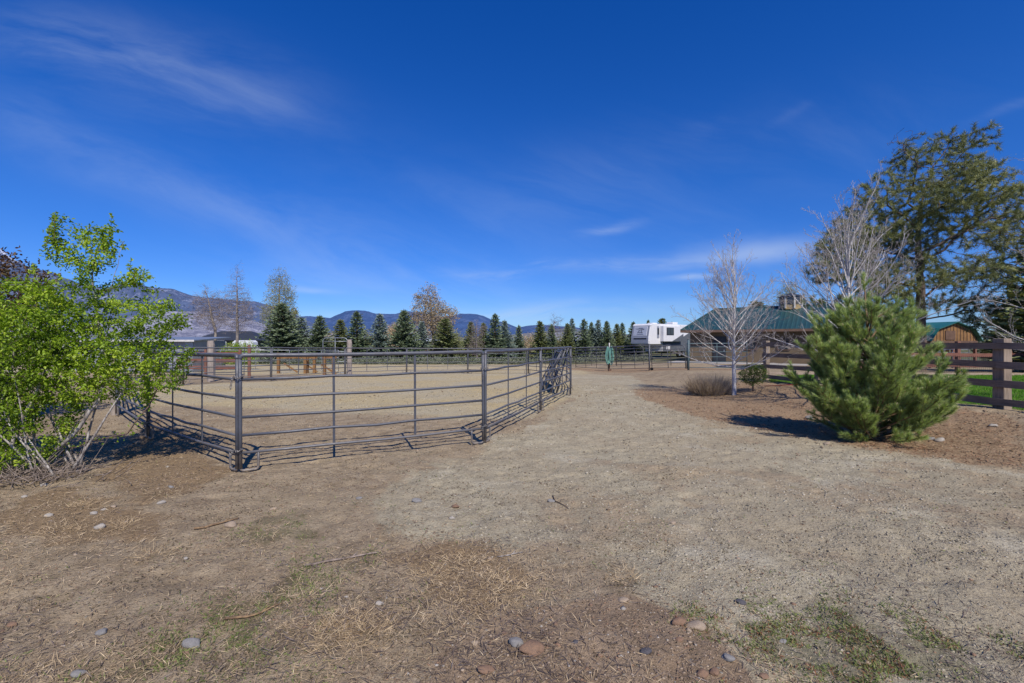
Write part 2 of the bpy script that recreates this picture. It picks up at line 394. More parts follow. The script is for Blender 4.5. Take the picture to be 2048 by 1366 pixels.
def ground_material():
    m, nt = nmat('dry sandy ground'); n = N(nt); v = n.pos()
    A = lambda s: n.n('ShaderNodeAttribute', attribute_name=s).outputs['Fac']
    big = n.noise(v, .55, 5, .6); med = n.noise(v, 3.2, 6, .62); fine = n.noise(v, 38, 5, .7); grit = n.noise(v, 130, 3, .7)
    def edge(mask, lo=.3, hi=.7, amt=1.1):
        w = n.math('ADD', mask, n.math('MULTIPLY', n.math('SUBTRACT', med, .5), amt))
        w = n.math('ADD', w, n.math('MULTIPLY', n.math('SUBTRACT', fine, .5), .5)); return n.rng(w, lo, hi)
    dirt = n.mix(n.rng(med, .35, .68), (.58, .46, .335), (.37, .28, .195))
    dirt = n.mix(n.rng(big, .4, .7, 0, .5), dirt, (.66, .53, .37))
    sand = n.mix(n.rng(med, .32, .7), (.72, .64, .485), (.54, .475, .36))
    sand = n.mix(n.rng(big, .35, .65, 0, .6), sand, (.58, .475, .345))
    pen = n.mix(n.rng(n.noise(v, .35, 5, .6), .35, .65), (.74, .60, .36), (.68, .60, .45))
    pen = n.mix(n.rng(n.noise(v, 1.1, 6, .7), .55, .72, 0, .6), pen, (.58, .44, .27))
    sand = n.mix(n.rng(n.noise(v, .85, 6, .65), .52, .68, 0, .55), sand, (.84, .785, .66)); sand = n.mix(n.rng(n.noise(v, 2.1, 6, .7), .54, .68, 0, .5), sand, (.47, .39, .28))
    c = n.mix(edge(A('zone_a0')), dirt, sand)
    c = n.mix(edge(A('zone_a1'), .3, .7, .6), c, pen)
    c = n.mix(n.math('MULTIPLY', edge(A('zone_a3'), .45, .8, 1.1), .75), c, n.mix(fine, (.25, .16, .09), (.48, .33, .2)))
    c = n.mix(n.math('MULTIPLY', edge(A('zone_b0'), .35, .65), .95), c, n.mix(n.rng(fine, .35, .65), (.40, .26, .17), (.58, .41, .27)))
    c = n.mix(edge(A('zone_b1'), .35, .65, .5), c, n.mix(n.rng(med, .35, .65), (.52, .385, .28), (.40, .285, .2)))
    gm = n.math('MULTIPLY', edge(A('zone_a2'), .75, .95, 1.6), .45)
    c = n.mix(gm, c, n.mix(fine, (.05, .075, .02), (.14, .14, .05)))
    c = n.mix(A('zone_b2'), c, n.mix(n.rng(med, .3, .7), (.07, .17, .015), (.13, .26, .025)))
    fld = n.mix(n.rng(n.noise(v, .06, 6, .6), .35, .65), (.2, .19, .12), (.13, .16, .07))
    c = n.mix(A('zone_b3'), c, fld)
    fl = n.rng(n.noise(v, 60, 2, .5), .60, .68); c = n.mix(n.math('MULTIPLY', fl, .5), c, (.16, .125, .09))
    fl2 = n.rng(n.noise(v, 17, 4, .8), .60, .68); c = n.mix(n.math('MULTIPLY', fl2, .45), c, (.2, .155, .11))
    # damp dark crumbs and trodden marks
    crumbs = n.rng(n.noise(v, 6.5, 8, .8), .56, .66)
    c = n.mix(n.math('MULTIPLY', crumbs, .55), c, (.19, .15, .11))
    c = n.mix(n.rng(fine, .3, .6, .35, 0), c, (.15, .115, .08))
    vo = n.n('ShaderNodeTexVoronoi'); vo.inputs['Scale'].default_value = 34; n.l(v, vo.inputs['Vector'])
    sep = n.n('ShaderNodeSeparateColor'); n.l(vo.outputs['Color'], sep.inputs[0])
    peb = n.math('MULTIPLY', n.rng(vo.outputs['Distance'], .24, .34, 1, 0), n.rng(sep.outputs[0], .93, .96))
    nearonly = n.math('SUBTRACT', 1, n.math('MAXIMUM', A('zone_b2'), A('zone_b3')))
    c = n.mix(n.math('MULTIPLY', peb, nearonly), c, n.ramp(sep.outputs[1], [(0, (.5, .46, .4)), (.4, (.2, .2, .21)), (.7, (.36, .24, .16)), (1, (.62, .58, .52))]))
    c = n.mix(n.rng(grit, .35, .6, .35, 0), c, (.16, .125, .09), 'MIX')
    c = n.mix(n.rng(grit, .6, .75, 0, .3), c, (.75, .68, .57))
    c = n.mix(1.0, c, (.745, .735, .67), 'MULTIPLY')
    b = n.math('ADD', n.math('MULTIPLY', fine, 1.2), n.math('MULTIPLY', grit, .35)); b = n.math('ADD', b, n.math('MULTIPLY', peb, .3))
    b = n.math('ADD', b, n.math('MULTIPLY', n.noise(v, 7.5, 7, .75), 1.6))
    n.out(n.bsdf(c, .95, 0, n.bump(b, .8, .022), .1)); return m
M['ground'] = ground_material()
build_ground()

# ------------------------------------------------------------------ mountains
def mountmat(name, dark, light, thr, snow=None, sc=.004):  # bluish aerial haze is tinted into the base colours passed in
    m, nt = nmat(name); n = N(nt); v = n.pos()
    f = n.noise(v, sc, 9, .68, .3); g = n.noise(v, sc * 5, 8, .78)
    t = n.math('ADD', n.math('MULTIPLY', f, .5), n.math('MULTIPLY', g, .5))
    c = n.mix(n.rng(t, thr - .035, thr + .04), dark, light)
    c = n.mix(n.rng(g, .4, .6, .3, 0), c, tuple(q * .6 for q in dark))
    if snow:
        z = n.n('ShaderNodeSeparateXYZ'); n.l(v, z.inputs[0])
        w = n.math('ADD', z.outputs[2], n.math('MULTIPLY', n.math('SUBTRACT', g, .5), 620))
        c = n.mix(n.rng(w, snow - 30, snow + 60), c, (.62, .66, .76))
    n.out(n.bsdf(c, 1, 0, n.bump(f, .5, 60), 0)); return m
M['mount_near'] = mountmat('haze-tinted forested granite slope', (.085, .12, .215), (.22, .25, .36), .55, 900, .005)
M['mount_foot'] = mountmat('haze-tinted pale brushy foothill', (.17, .18, .25), (.33, .335, .40), .5, None, .008)
M['mount_far'] = mountmat('haze-tinted blue range', (.05, .095, .215), (.08, .125, .25), .52, None, .0015)
M['mount_mid'] = mountmat('haze-tinted tan hills', (.12, .15, .2), (.22, .21, .2), .5, None, .003)
def ridge(name, prof, D0, D1, mat, amp=.18, seed=0, cols=260, rows=60, back=1.35, hz=683.0):
    px = np.array([p[0] for p in prof], float); py = np.array([p[1] for p in prof], float)
    cx = np.linspace(px[0], px[-1], cols); u = (cx - 1024) / F
    crest = (hz - np.interp(cx, px, py)) / F * D1
    t = np.concatenate([np.linspace(0, 1, rows), np.linspace(1, back, 8)[1:]])
    U, T = np.meshgrid(u, t); C = np.broadcast_to(crest, U.shape)
    Yw = D0 + (D1 - D0) * T; Xw = U * Yw
    sc = 1 / (D1 * .045)
    rn = 1 - np.abs(2 * fbm(Xw * sc, Yw * sc, 5, seed, .55) - 1) * 1.6
    sh = np.where(T <= 1, T ** 1.25, np.clip(1 - (T - 1) / (back - 1), 0, 1))
    Z = C * sh * (1 + amp * 2 * (rn - .6) * 4 * np.clip(T * (1 - T), 0, .25)) + C * .03 * (fbm(Xw * sc * 6, Yw * sc * 6, 3, seed + 5) - .5)
    Z = Z + EYE * sh - 2 * (1 - sh) 
    v = np.stack([Xw, Yw, Z], -1).reshape(-1, 3); i = np.arange(len(t) - 1)[:, None] * cols + np.arange(cols - 1)[None, :]
    f = np.stack([i, i + 1, i + cols + 1, i + cols], -1).reshape(-1, 4)
    o = link(name, fastmesh(name, v, f, M[mat], smooth=True)); tag(o, kind='structure'); return o
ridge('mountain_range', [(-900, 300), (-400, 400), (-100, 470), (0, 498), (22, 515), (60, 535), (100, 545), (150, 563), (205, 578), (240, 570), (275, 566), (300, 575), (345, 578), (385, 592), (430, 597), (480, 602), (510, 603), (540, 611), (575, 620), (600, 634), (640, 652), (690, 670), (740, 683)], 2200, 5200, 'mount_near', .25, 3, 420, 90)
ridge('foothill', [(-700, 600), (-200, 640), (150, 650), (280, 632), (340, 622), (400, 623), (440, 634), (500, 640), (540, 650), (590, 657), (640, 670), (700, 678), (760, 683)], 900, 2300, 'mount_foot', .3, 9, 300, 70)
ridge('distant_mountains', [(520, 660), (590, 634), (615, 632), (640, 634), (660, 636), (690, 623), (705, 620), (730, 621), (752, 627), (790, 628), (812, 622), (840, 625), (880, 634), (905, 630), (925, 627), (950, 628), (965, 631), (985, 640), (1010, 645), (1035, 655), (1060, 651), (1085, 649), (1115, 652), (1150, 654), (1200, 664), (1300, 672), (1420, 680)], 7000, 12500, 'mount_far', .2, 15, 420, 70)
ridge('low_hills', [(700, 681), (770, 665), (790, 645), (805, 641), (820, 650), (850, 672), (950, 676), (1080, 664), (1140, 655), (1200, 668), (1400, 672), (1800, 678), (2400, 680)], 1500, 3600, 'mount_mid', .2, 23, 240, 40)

# ------------------------------------------------------------------ corral panels
def arc(cx, cz, r, a0, a1, n=5): return [(cx + r * math.cos(R(a0 + (a1 - a0) * i / n)), 0, cz + r * math.sin(R(a0 + (a1 - a0) * i / n))) for i in range(n + 1)]
PL = 3.66
RAILZ = (1.228, .98, .727, .487, .254)
def make_panel(name, label, L=PL, chain=True):
    t = empty(name, (0, 0, 0), label, 'corral panel', group='charcoal pipe panels forming the riding pen')
    def tb(nm, pts, r, s=10, mat='steel'): b = MB(); b.tube(pts, r, s); return b.build(nm, M[mat], t, True)
    for s in (0, 1):
        fx = (lambda p: [(L - a, b, c) for a, b, c in p]) if s else (lambda p: p)
        tb('post', fx([(.028, 0, .05), (.028, 0, .6), (.029, 0, 1.1), (.028, 0, 1.5)]), .024)
        tb('foot', fx([(.028, 0, .055)] + arc(.068, .058, .04, 180, 270) + arc(.2, .058, .04, 270, 360) + [(.242, 0, .15), (.242, 0, .254)]), .017, 8)
    tb('top_rail', [(.028, 0, 1.5)] + arc(.075, 1.5, .047, 180, 90) + [(L * f, 0, 1.547 - .012 * math.sin(f * math.pi)) for f in (.25, .5, .75)] + [(L - a, b, c) for a, b, c in reversed(arc(.075, 1.5, .047, 180, 90))] + [(L - .028, 0, 1.5)], .029)
    for k, z in enumerate(RAILZ):
        tb('rail', [(.04, 0, z), (L * .17, 0, z - .004), (L * .33, 0, z - .010 * ((k * 7) % 3 - .6)), (L * .5, .006 * (k % 3 - 1), z - .012 - .004 * (k % 2)), (L * .67, 0, z - .008 * ((k * 5) % 3 - .4)), (L * .85, 0, z - .003), (L - .04, 0, z)], .0195, 8)
    for q in (1, 2):
        b = MB(); x = L * q / 3; b.box((x, .0, .9), (.034, .012, 1.27)); b.build('upright', M['steel'], t)
    if chain:
        for z0 in (1.262, .3):
            b = MB()
            for i in range(15):
                a = i / 15 * 2 * math.pi; link_ring(b, (L + .0 + .062 * math.cos(a), .05 * math.sin(a), z0 + .012 * math.sin(3 * a)), a + math.pi / 2, i % 2)
            for i in range(6 if z0 > 1 else 3): link_ring(b, (L - .062, -.05 - .004 * i, z0 - .02 - i * .026), None, i % 2)
            b.build('chain', M['chain'], t, True)
    return t
def link_ring(b, c, yaw, flip):
    pts = []
    for i in range(8):
        a = i / 8 * 2 * math.pi; x, y = .019 * math.cos(a), .0095 * math.sin(a)
        if yaw is None: q = (y, 0, x) if flip else (0, y, x)
        else:
            h = (x * math.cos(yaw), x * math.sin(yaw), 0)
            q = (h[0], h[1], y) if flip else (h[0] + y * math.sin(yaw), h[1] - y * math.cos(yaw), 0)
        pts.append((c[0] + q[0], c[1] + q[1], c[2] + q[2]))
    b.tube(pts, .0042, 4, closed=True)
LBL = {0: 'panel slanting back behind the leafy bush to the grey wooden post', 1: 'panel running from the front corner back toward the leafy bush',
       2: 'nearest pen panel, facing the path between the two front corner joints', 3: 'pen panel angled along the path, just past the nearest panel',
       4: 'pen panel along the path ending at the open gateway', 5: 'pen panel seen edge-on right behind the leaning stack', 6: 'pen panel seen edge-on past the leaning stack, second from the gateway',
       7: 'far pen panel on the gateway side, turning toward the back fence', 8: 'pen panel closing the far corner next to the gateway side', 9: 'far pen panel facing us, below the small bare tree and narrow conifers',
       10: 'far pen panel facing us, in front of the rusty-leaved cottonwood', 11: 'far pen panel in front of the row of spruces left of the cottonwood', 12: 'far pen panel in front of the arched pipe gate and orange trestles',
       13: 'far pen panel in front of the green willow shrub and weathered post', 14: 'far pen panel beside the corrugated shed', 15: 'pen panel seen end-on behind the bush, farther from the grey post', 16: 'pen panel seen end-on behind the bush, touching the grey post'}
panel0 = make_panel('corral_panel', LBL[2])
nochain = [c for c in panel0.children if not c.name.startswith('chain')]
def place_panel(o, a, b):
    za, zb = float(H(*a)), float(H(*b)); d = math.hypot(b[0] - a[0], b[1] - a[1])
    L = math.sqrt(d * d + (zb - za) ** 2)
    o.location = (a[0], a[1], za); o.rotation_euler = (0, -math.asin((zb - za) / L), math.atan2(b[1] - a[1], b[0] - a[0])); o.scale = (L / PL, 1, 1)
npn = len(PEN)
for i in range(npn):
    if i == 2: o = panel0
    else:
        o = copy_tree(panel0, None, None if i in (0, 1, 3, 4) else nochain); o['label'] = LBL[i]
    place_panel(o, PEN[i], PEN[(i + 1) % npn])
# a stack of spare panels leaning on the inside of the pen beside the gateway
for k, (y0, dx, top) in enumerate([(14.95, -.50, 1.86), (15.15, -.62, 1.80), (15.4, -.74, 1.74), (15.05, -.88, 1.69)]):
    o = copy_tree(panel0, None, nochain)
    o['label'] = ['innermost spare panel of the leaning stack, touching the fence by the gateway', 'spare panel in the leaning stack by the gateway, second out from the fence',
                  'spare panel in the leaning stack by the gateway, third out from the fence', 'outermost spare panel of the leaning stack by the gateway'][k]
    o['group'] = 'spare pipe panels leaning in a stack'
    bx = top + dx + .1; base = Vector((bx, y0, float(H(bx, y0)) + .02)); tp = Vector((top + .0, y0, base.z + 1.52))
    up = (tp - base).normalized(); xa = Vector((.06, 1, -.012)).normalized(); ya = up.cross(xa).normalized(); up = xa.cross(ya)
    mm = Matrix((xa, ya, up)).transposed().to_4x4(); o.matrix_world = Matrix.Translation(base) @ mm
# ------------------------------------------------------------------ other steel fences
def make_pipe(name, label, cat, L, Ht, rails, mat, round_top=0, r=.024, ups=1, group=None):
    t = empty(name, (0, 0, 0), label, cat, group=group)
    b = MB(); k = round_top or .03
    b.tube([(0, 0, .08)] + [(0, 0, Ht - k)] + arc(k, Ht - k, k, 180, 90, 6)[1:] + arc(L - k, Ht - k, k, 90, 0, 6) + [(L, 0, .08)], r, 8)
    b.build('frame', M[mat], t, True)
    for i in range(rails):
        z = .14 + (Ht - .34) * (i / (rails - 1)) ** .95 if rails > 1 else .5
        b = MB(); b.tube([(0, 0, z), (L, 0, z)], r * .75, 6); b.build('rail', M[mat], t, True)
    for i in range(ups):
        x = L * (i + 1) / (ups + 1); b = MB(); b.tube([(x, 0, .14), (x, 0, Ht)], r * .7, 6); b.build('upright', M[mat], t, True)
    return t
def lay(o, a, b):
    za = float(H(*a)); zb = float(H(*b)); o.location = (a[0], a[1], za)
    o.rotation_euler = (0, -math.atan2(zb - za, math.hypot(b[0] - a[0], b[1] - a[1])), math.atan2(b[1] - a[1], b[0] - a[0]))
G = [(13.4, 25.7), (9.86, 25.6), (8.45, 27.6), (6.7, 31.4), (4.95, 35.2)]
D = lambda a, b: math.hypot(a[0] - b[0], a[1] - b[1])
lay(make_pipe('corral_panel', 'green-grey pipe panel between the entry gate and the wooden rail fence', 'corral panel', D(G[0], G[1]) - .1, 1.5, 5, 'green_steel', ups=1, group='pipe panels of the lane fence'), G[1], G[0])
gg = make_pipe('pipe_gate', 'dark pipe gate with rounded top corners in front of the white trailer', 'gate', D(G[1], G[2]) - .12, 1.42, 5, 'steel', .22, ups=1)
bw = MB(); bw.tube([(-.02, -.03, .08), (-.02, .03, .08)], .09, 12); bw.build('wheel', M['rubber'], gg); lay(gg, (G[2][0] + .06, G[2][1] - .03), G[1])
lay(make_pipe('corral_panel', 'dark pipe panel between the hose post and the pipe gate', 'corral panel', D(G[3], G[2]) - .08, 1.6, 6, 'steel', ups=2, group='pipe panels of the lane fence'), G[3], G[2])
lay(make_pipe('corral_panel', 'dark pipe panel beyond the hose post, reaching the far end of the lane', 'corral panel', D(G[4], G[3]) - .08, 1.6, 6, 'steel', ups=2, group='pipe panels of the lane fence'), G[4], G[3])
lay(make_pipe('corral_panel', 'low far pipe panel behind the lane fence, below the trailer nose', 'corral panel', 4.0, 1.6, 6, 'steel', ups=1, group='pipe panels of the lane fence'), (8.2, 35.5), (12.2, 34.2))
lay(make_pipe('corral_panel', 'far pipe panel behind the lane fence, left of the hose', 'corral panel', 3.8, 1.6, 6, 'steel', ups=1, group='pipe panels of the lane fence'), (4.5, 36.6), (8.2, 35.6))
def steel_post(x, y, h, mat, r, label, nm='fence_post'):
    b = MB(); b.tube([(0, 0, -.1), (0, 0, h * .5), (0, 0, h)], r, 10); b.tube([(0, 0, h), (0, 0, h + .015)], r * 1.12, 10)
    o = b.build(nm, M[mat], None, True); o.location = (x, y, float(H(x, y))); return tag(o, label, 'post')
steel_post(9.93, 25.55, 1.72, 'green_steel', .06, 'green-grey steel post on the latch side of the pipe gate')
steel_post(G[2][0] - .08, G[2][1] + .06, 1.62, 'steel', .045, 'dark steel hinge post of the pipe gate, below the trailer')
hp = empty('hose_post', (G[3][0] + .02, G[3][1] - .06, float(H(*G[3]))), 'dark standpipe with a white top carrying the green hose', 'post')
b = MB(); b.tube([(0, 0, 0), (0, 0, 1.5)], .045, 8); b.build('pole', M['brown_post'], hp, True)
b = MB(); b.tube([(0, 0, 1.5), (0, 0, 1.95)], .04, 8); b.build('pipe', M['white_trim'], hp, True)
b = MB(); b.tube([(0, 0, 1.95), (0, 0, 2.2)], .012, 6); b.tube([(0, 0, 1.4), (-.12, -.05, 1.42)], .03, 8); b.build('tap', M['dark_trim'], hp, True)
b = MB(); b.box((0, -.12, .06), (.18, .2, .24)); b.build('base', M['brown_post'], hp)
b = MB()
for k in range(12):
    wv = .07 + .07 * random.random(); top = 1.66 + random.uniform(-.05, .05); bot = .55 + random.uniform(-.12, .15); ph = (-.13 if k % 2 else .12) + random.uniform(-.05, .05)
    pts = []
    for i in range(26):
        a = i / 26 * 2 * math.pi; zc = (top + bot) / 2; hz = (top - bot) / 2
        pts.append((wv * math.sin(a) * (1 - .35 * math.cos(a)) + ph, -.10 - .009 * k + .02 * math.sin(3 * a + k), zc + hz * math.cos(a)))
    b.tube(pts, .017, 6, closed=True)
hs = b.build('garden_hose', M['hose'], None, True); hs.location = hp.location; tag(hs, 'looped green garden hose hanging on the standpipe by the lane fence', 'hose')

# ------------------------------------------------------------------ weathered posts, trestles, far left things
def wood_post(x, y, w, h, mat, label, nm='fence_post', cat='post', rz=0, sunk=.1):
    b = MB(); n = 10
    pts = [(.008 * math.sin(i * 1.7), .006 * math.cos(i * 2.1), -sunk + (h + sunk) * i / n) for i in range(n + 1)]
    b.tube(pts, [w / 2 * (1 + .06 * math.sin(i * 2.3)) for i in range(n)] + [w / 2 * .9], 9)
    o = b.build(nm, M[mat]); o.location = (x, y, float(H(x, y))); o.rotation_euler.z = rz; return tag(o, label, cat)
wood_post(-9.28, 10.62, .17, 1.5, 'old_post', 'grey weathered wooden post at the pen corner beside the leafy bush')
wood_post(-13.6, 20.5, .28, 1.85, 'old_post', 'pale weathered post standing left of the green willow shrub')
wood_post(-9.35, 23.9 + 2.2, .28, 2.05, 'old_post', 'pale split post carrying the arched pipe gate')
wood_post(-13.6, 23.5, .16, 1.7, 'red_post', 'rust-brown post left of the pale weathered post')
ga = make_pipe('pipe_gate', 'tall galvanised gate with an arched top beside the pale split post', 'gate', 1.45, 2.15, 4, 'galv', .2, .022, 1)
lay(ga, (-10.95, 26.3), (-9.5, 26.2))
# back paddock rails behind the far side of the pen
PR = [(-27, 27.5), (-21, 29), (-15.2, 31), (-11.2, 29.3)]
for k in range(3):
    o = make_pipe('pipe_fence', ['galvanised pipe rails in front of the corrugated shed', 'galvanised pipe rails below the tall bare poplars', 'galvanised pipe rails behind the orange trestles'][k], 'fence', D(PR[k], PR[k + 1]), 1.45, 5, 'galv', .04, .02, 2, 'galvanised rails of the back paddock'); lay(o, PR[k], PR[k + 1])
def trestle(x, y, label, w=1.5, beam=True, rz=0):
    t = empty('wooden_trestle', (x, y, float(H(x, y))), label, 'trestle', rz, 'orange wooden trestles beyond the pen')
    for s in (0, 1):
        b = MB(); b.box((s * w, 0, .6), (.15, .15, 1.35)); b.build('leg', M['orange_wood'], t)
    b = MB(); b.box((w / 2, .09, 1.05), (w + .3, .06, .26)); b.build('beam', M['orange_wood'], t)
    b = MB(); b.box((w * .45, .02, .35), (.09, .06, 1.0), (0, -1.0, 0)); b.build('brace', M['orange_wood'], t)
    return t
trestle(-14.4, 28.0, 'long orange wooden trestle right of the willow shrub', 1.65)
trestle(-12.9, 28.6, 'short orange wooden trestle in the middle of the group', .45)
trestle(-10.7, 25.9, 'orange wooden trestle under the arched pipe gate', .52)
def shed_left():
    t = empty('metal_shed', (-20.9, 29.8, float(H(-20.9, 29.8))), 'low grey corrugated metal shed behind the leafy bush', 'shed', R(6))
    b = MB(); b.box((-3.6, 2, 1.05), (7.2, 4, 2.1)); b.build('wall', M['corrugated'], t)
    b = MB(); b.box((-3.6, 1.9, 2.2), (7.7, 4.7, .07), (R(3), 0, 0)); b.build('roof', M['galv'], t)
    b = MB(); b.box((-3.6, -.44, 2.07), (7.75, .05, .12)); b.build('fascia', M['white_trim'], t)
    b = MB(); b.box((-.25, -.06, 1.05), (.5, .05, 2.1)); b.build('corner_trim', M['galv'], t)
    b = MB(); b.box((-2.3, -.05, .85), (1.4, .06, 1.7)); b.build('door', M['dark_trim'], t)
shed_left()
for k, (x, l) in enumerate([(-15.9, 'rust-red board fence just right of the corrugated shed'), (-17.9, 'rust-red board fence half hidden by the bush at the shed')]):
    t = empty('board_fence', (x, 26.5, float(H(x, 26.5))), l, 'fence')
    for z in (.45, .85, 1.25):
        b = MB(); b.box((-.85, 0, z), (1.7, .04, .2)); b.build('board', M['red_wood'], t)
    b = MB(); b.box((0, .05, .75), (.12, .12, 1.5)); b.build('post', M['red_post'], t)
def far_house(x, y, w, h, label, roofm='dark_trim', wallm='wall_tan_shaded', d=9):
    t = empty('farmhouse', (x, y, -.42), label, 'house')
    b = MB(); b.box((0, 0, h / 2), (w, d, h)); b.build('wall', M[wallm], t)
    b = MB(); o = .7; hw = w / 2 + o; hd = d / 2 + o
    b.add([(-hw, -hd, h), (hw, -hd, h), (hw, hd, h), (-hw, hd, h), (-hw + d * .5, 0, h + 2.3), (hw - d * .5, 0, h + 2.3)], [(0, 1, 5, 4), (1, 2, 5), (2, 3, 4, 5), (3, 0, 4), (3, 2, 1, 0)]); b.build('roof', M[roofm], t)
    for k in range(3):
        b = MB(); b.box((-w / 2 + w * (k + .6) / 3.2, -d / 2 - .02, h * .55), (1.4, .06, 1.2)); b.build('window', M['glass'], t)
far_house(-68, 112, 15, 2.4, 'low dark-roofed house far off between the poplars and the big spruce')
far_house(13.5, 125, 12, 2.3, 'long low house far off between the narrow conifers', 'rv_grey')
far_house(-20, 105, 5, 2.2, 'small grey-roofed house far off under the bare tree', 'rv_light')
for x, y, w, l in ((-62.8, 96, 3.6, 'white horse trailer parked far off, nearer the poplars'), (-56.4, 96, 4.2, 'white horse trailer parked far off, nearer the big spruce')):
    t = empty('horse_trailer', (x, y, -.42), l, 'trailer', group='far white horse trailers')
    b = MB(); pr = [(-w / 2, .5), (w / 2, .5), (w / 2, 2.0), (w / 2 - .5, 2.4), (-w / 2 + .5, 2.4), (-w / 2, 2.0)]
    b.add([(a, -1, c) for a, c in pr] + [(a, 1, c) for a, c in pr], [(0, 1, 2, 3, 4, 5), (11, 10, 9, 8, 7, 6)] + [(i, i + 6, (i + 1) % 6 + 6, (i + 1) % 6) for i in range(6)]); b.build('body', M['white'], t)
    for s in (-.5, .5):
        b = MB(); b.tube([(s, -1.05, .42), (s, -.8, .42)], .4, 14); b.build('wheel', M['rubber'], t, True)
b = MB()
for k in range(26): b.box((-92 + k * 2.4, 88, .1), (.12, .12, 1.3))
wf = empty('rail_fence', (0, 0, 0), 'white rail fence running far off below the mountains', 'fence')
b.build('posts', M['white_trim'], wf)
for z in (.1, .4, .7):
    b = MB(); b.box((-61.5, 88, z), (62, .05, .14)); b.build('rail', M['white_trim'], wf)

# ------------------------------------------------------------------ fifth-wheel trailer
def trailer():
    Nn = Vector((15.7, 52.0)); yaw = math.atan2(.62, .78)
    t = empty('travel_trailer', (Nn.x, Nn.y, float(H(Nn.x, Nn.y))), 'white fifth-wheel travel trailer with grey front parked behind the pipe gate', 'trailer', yaw)
    # x runs back along the side, y away from us across the width
    W = 2.45; b = MB()
    pr = [(-.05, 1.62), (-.12, 1.75), (-.06, 2.45), (.28, 3.85), (.5, 4.02), (9.4, 4.02), (9.5, 3.9), (9.5, .75), (2.7, .75), (2.7, 1.62)]
    n = len(pr); b.add([(a, 0, c) for a, c in pr] + [(a, W, c) for a, c in pr], [tuple(range(n)), tuple(range(2 * n - 1, n - 1, -1))] + [(i, i + n, (i + 1) % n + n, (i + 1) % n) for i in range(n)])
    b.build('body', M['white'], t, bevel=.05)
    def front(nm, z0, z1, mat, e, y0=.06, y1=W - .06, par=t):
        b = MB()
        def fx(z): return (-.06 + (z - 2.45) / 1.4 * .34 if z > 2.45 else -.12 + (z - 1.75) / .7 * .06) - e
        b.add([(fx(z0), y0, z0), (fx(z0), y1, z0), (fx(z1), y1, z1), (fx(z1), y0, z1), (fx(z0) + .05, y0, z0), (fx(z0) + .05, y1, z0), (fx(z1) + .05, y1, z1), (fx(z1) + .05, y0, z1)],
              [(0, 1, 2, 3), (0, 3, 7, 4), (1, 5, 6, 2), (3, 2, 6, 7), (0, 4, 5, 1)]); return b.build(nm, M[mat], par)
    front('nose_cap', 1.78, 2.4, 'rv_grey', .02); front('front_panel', 2.47, 3.8, 'rv_grey', .02)
    front('window_surround', 2.6, 3.7, 'white', .035, .3, W - .3); fp = front('graphic_panel', 2.66, 3.64, 'rv_light', .05, .36, W - .36)
    front('dark_band', 2.2, 2.36, 'dark_trim', .035, .3, W - .4)
    # emblem on the nose: animal figure over a ring with a line of lettering above
    b = MB()
    def bx(y, z, w, h): 
        x = -.06 + (z - 2.45) / 1.4 * .34 - .062; b.box((x, y, z), (.012, w, h), (0, -.24, 0))
    for yy, zz, ww, hh in ((1.2, 3.5, .6, .05), (1.25, 3.4, 1.1, .07), (.95, 3.31, .5, .05), (1.4, 3.1, .12, .3), (1.05, 3.12, .12, .26), (1.2, 3.0, .5, .06), (1.5, 2.92, .12, .26), (.95, 2.92, .12, .26), (1.22, 2.76, .9, .06), (1.22, 2.92, .1, .1), (1.3, 3.22, .16, .1)): bx(yy, zz, ww, hh)
    b.build('emblem', M['rv_grey'], fp)
    def side(nm, x0, x1, z0, z1, mat, e=.03, par=t, bv=0):
        b = MB(); b.box(((x0 + x1) / 2, -e / 2 - .004, (z0 + z1) / 2), (x1 - x0, e, z1 - z0)); return b.build(nm, M[mat], par, bevel=bv)
    d = side('side_window', 1.55, 1.98, 2.35, 3.72, 'rv_grey', .03); side('pane', 1.6, 1.93, 2.75, 3.5, 'glass', .05, d)
    so = side('slide_out', 2.2, 6.4, 1.95, 3.78, 'white', .45, t, .03)
    b = MB(); b.box((3.55, -.47, 3.15), (1.5, .05, .9)); w = b.build('window', M['dark_trim'], so, bevel=.02)
    for k in (0, 1):
        b = MB(); b.box((3.2 + .7 * k, -.5, 3.15), (.58, .02, .74)); b.build('pane', M['glass'], w)
    b = MB(); b.add([(3.9, -.47, 1.96), (6.4, -.47, 1.96), (6.4, -.47, 2.9), (5.0, -.47, 2.35)], [(0, 1, 2, 3)]); b.build('stripe', M['rv_low'], so)
    b = MB(); b.add([(6.45, -.02, 1.0), (9.45, -.02, 1.0), (9.45, -.02, 3.4), (6.45, -.02, 2.3)], [(0, 1, 2, 3)]); b.build('stripe', M['rv_low'], t)
    side('shaded_lower_body', 2.72, 9.48, .77, 1.9, 'rv_low', .02)  # dark sheet: shade of the lower body put into its colour
    side('hatch', 3.4, 4.2, .95, 1.55, 'white', .04)
    b = MB(); b.box((2.4, 1.2, 4.1), (.9, .7, .16)); b.build('roof_vent', M['white'], t, bevel=.03)
    b = MB(); b.box((6.6, 1.2, 4.2), (1.1, .9, .32)); b.build('air_conditioner', M['white'], t, bevel=.06)
    for y in (.3, 2.1):
        b = MB(); b.box((2.95, y, .4), (.1, .1, .8)); b.box((2.95, y, .02), (.25, .25, .04)); b.build('landing_leg', M['dark_trim'], t)
    for x in (6.3, 7.2):
        wh = MB(); wh.tube([(x, -.02, .38), (x, .25, .38)], .38, 20); q = wh.build('wheel', M['rubber'], t, True)
        wh = MB(); wh.tube([(x, -.04, .38), (x, -.01, .38)], .2, 16); wh.build('rim', M['galv'], q)
    for z in (3.75, 1.9):
        b = MB(); b.tube([(-.02 + (z > 3) * .35, -.03, z), (-.02 + (z > 3) * .35, 0.0, z)], .05, 10); b.build('marker_light', M['dark_trim'], t)
trailer()

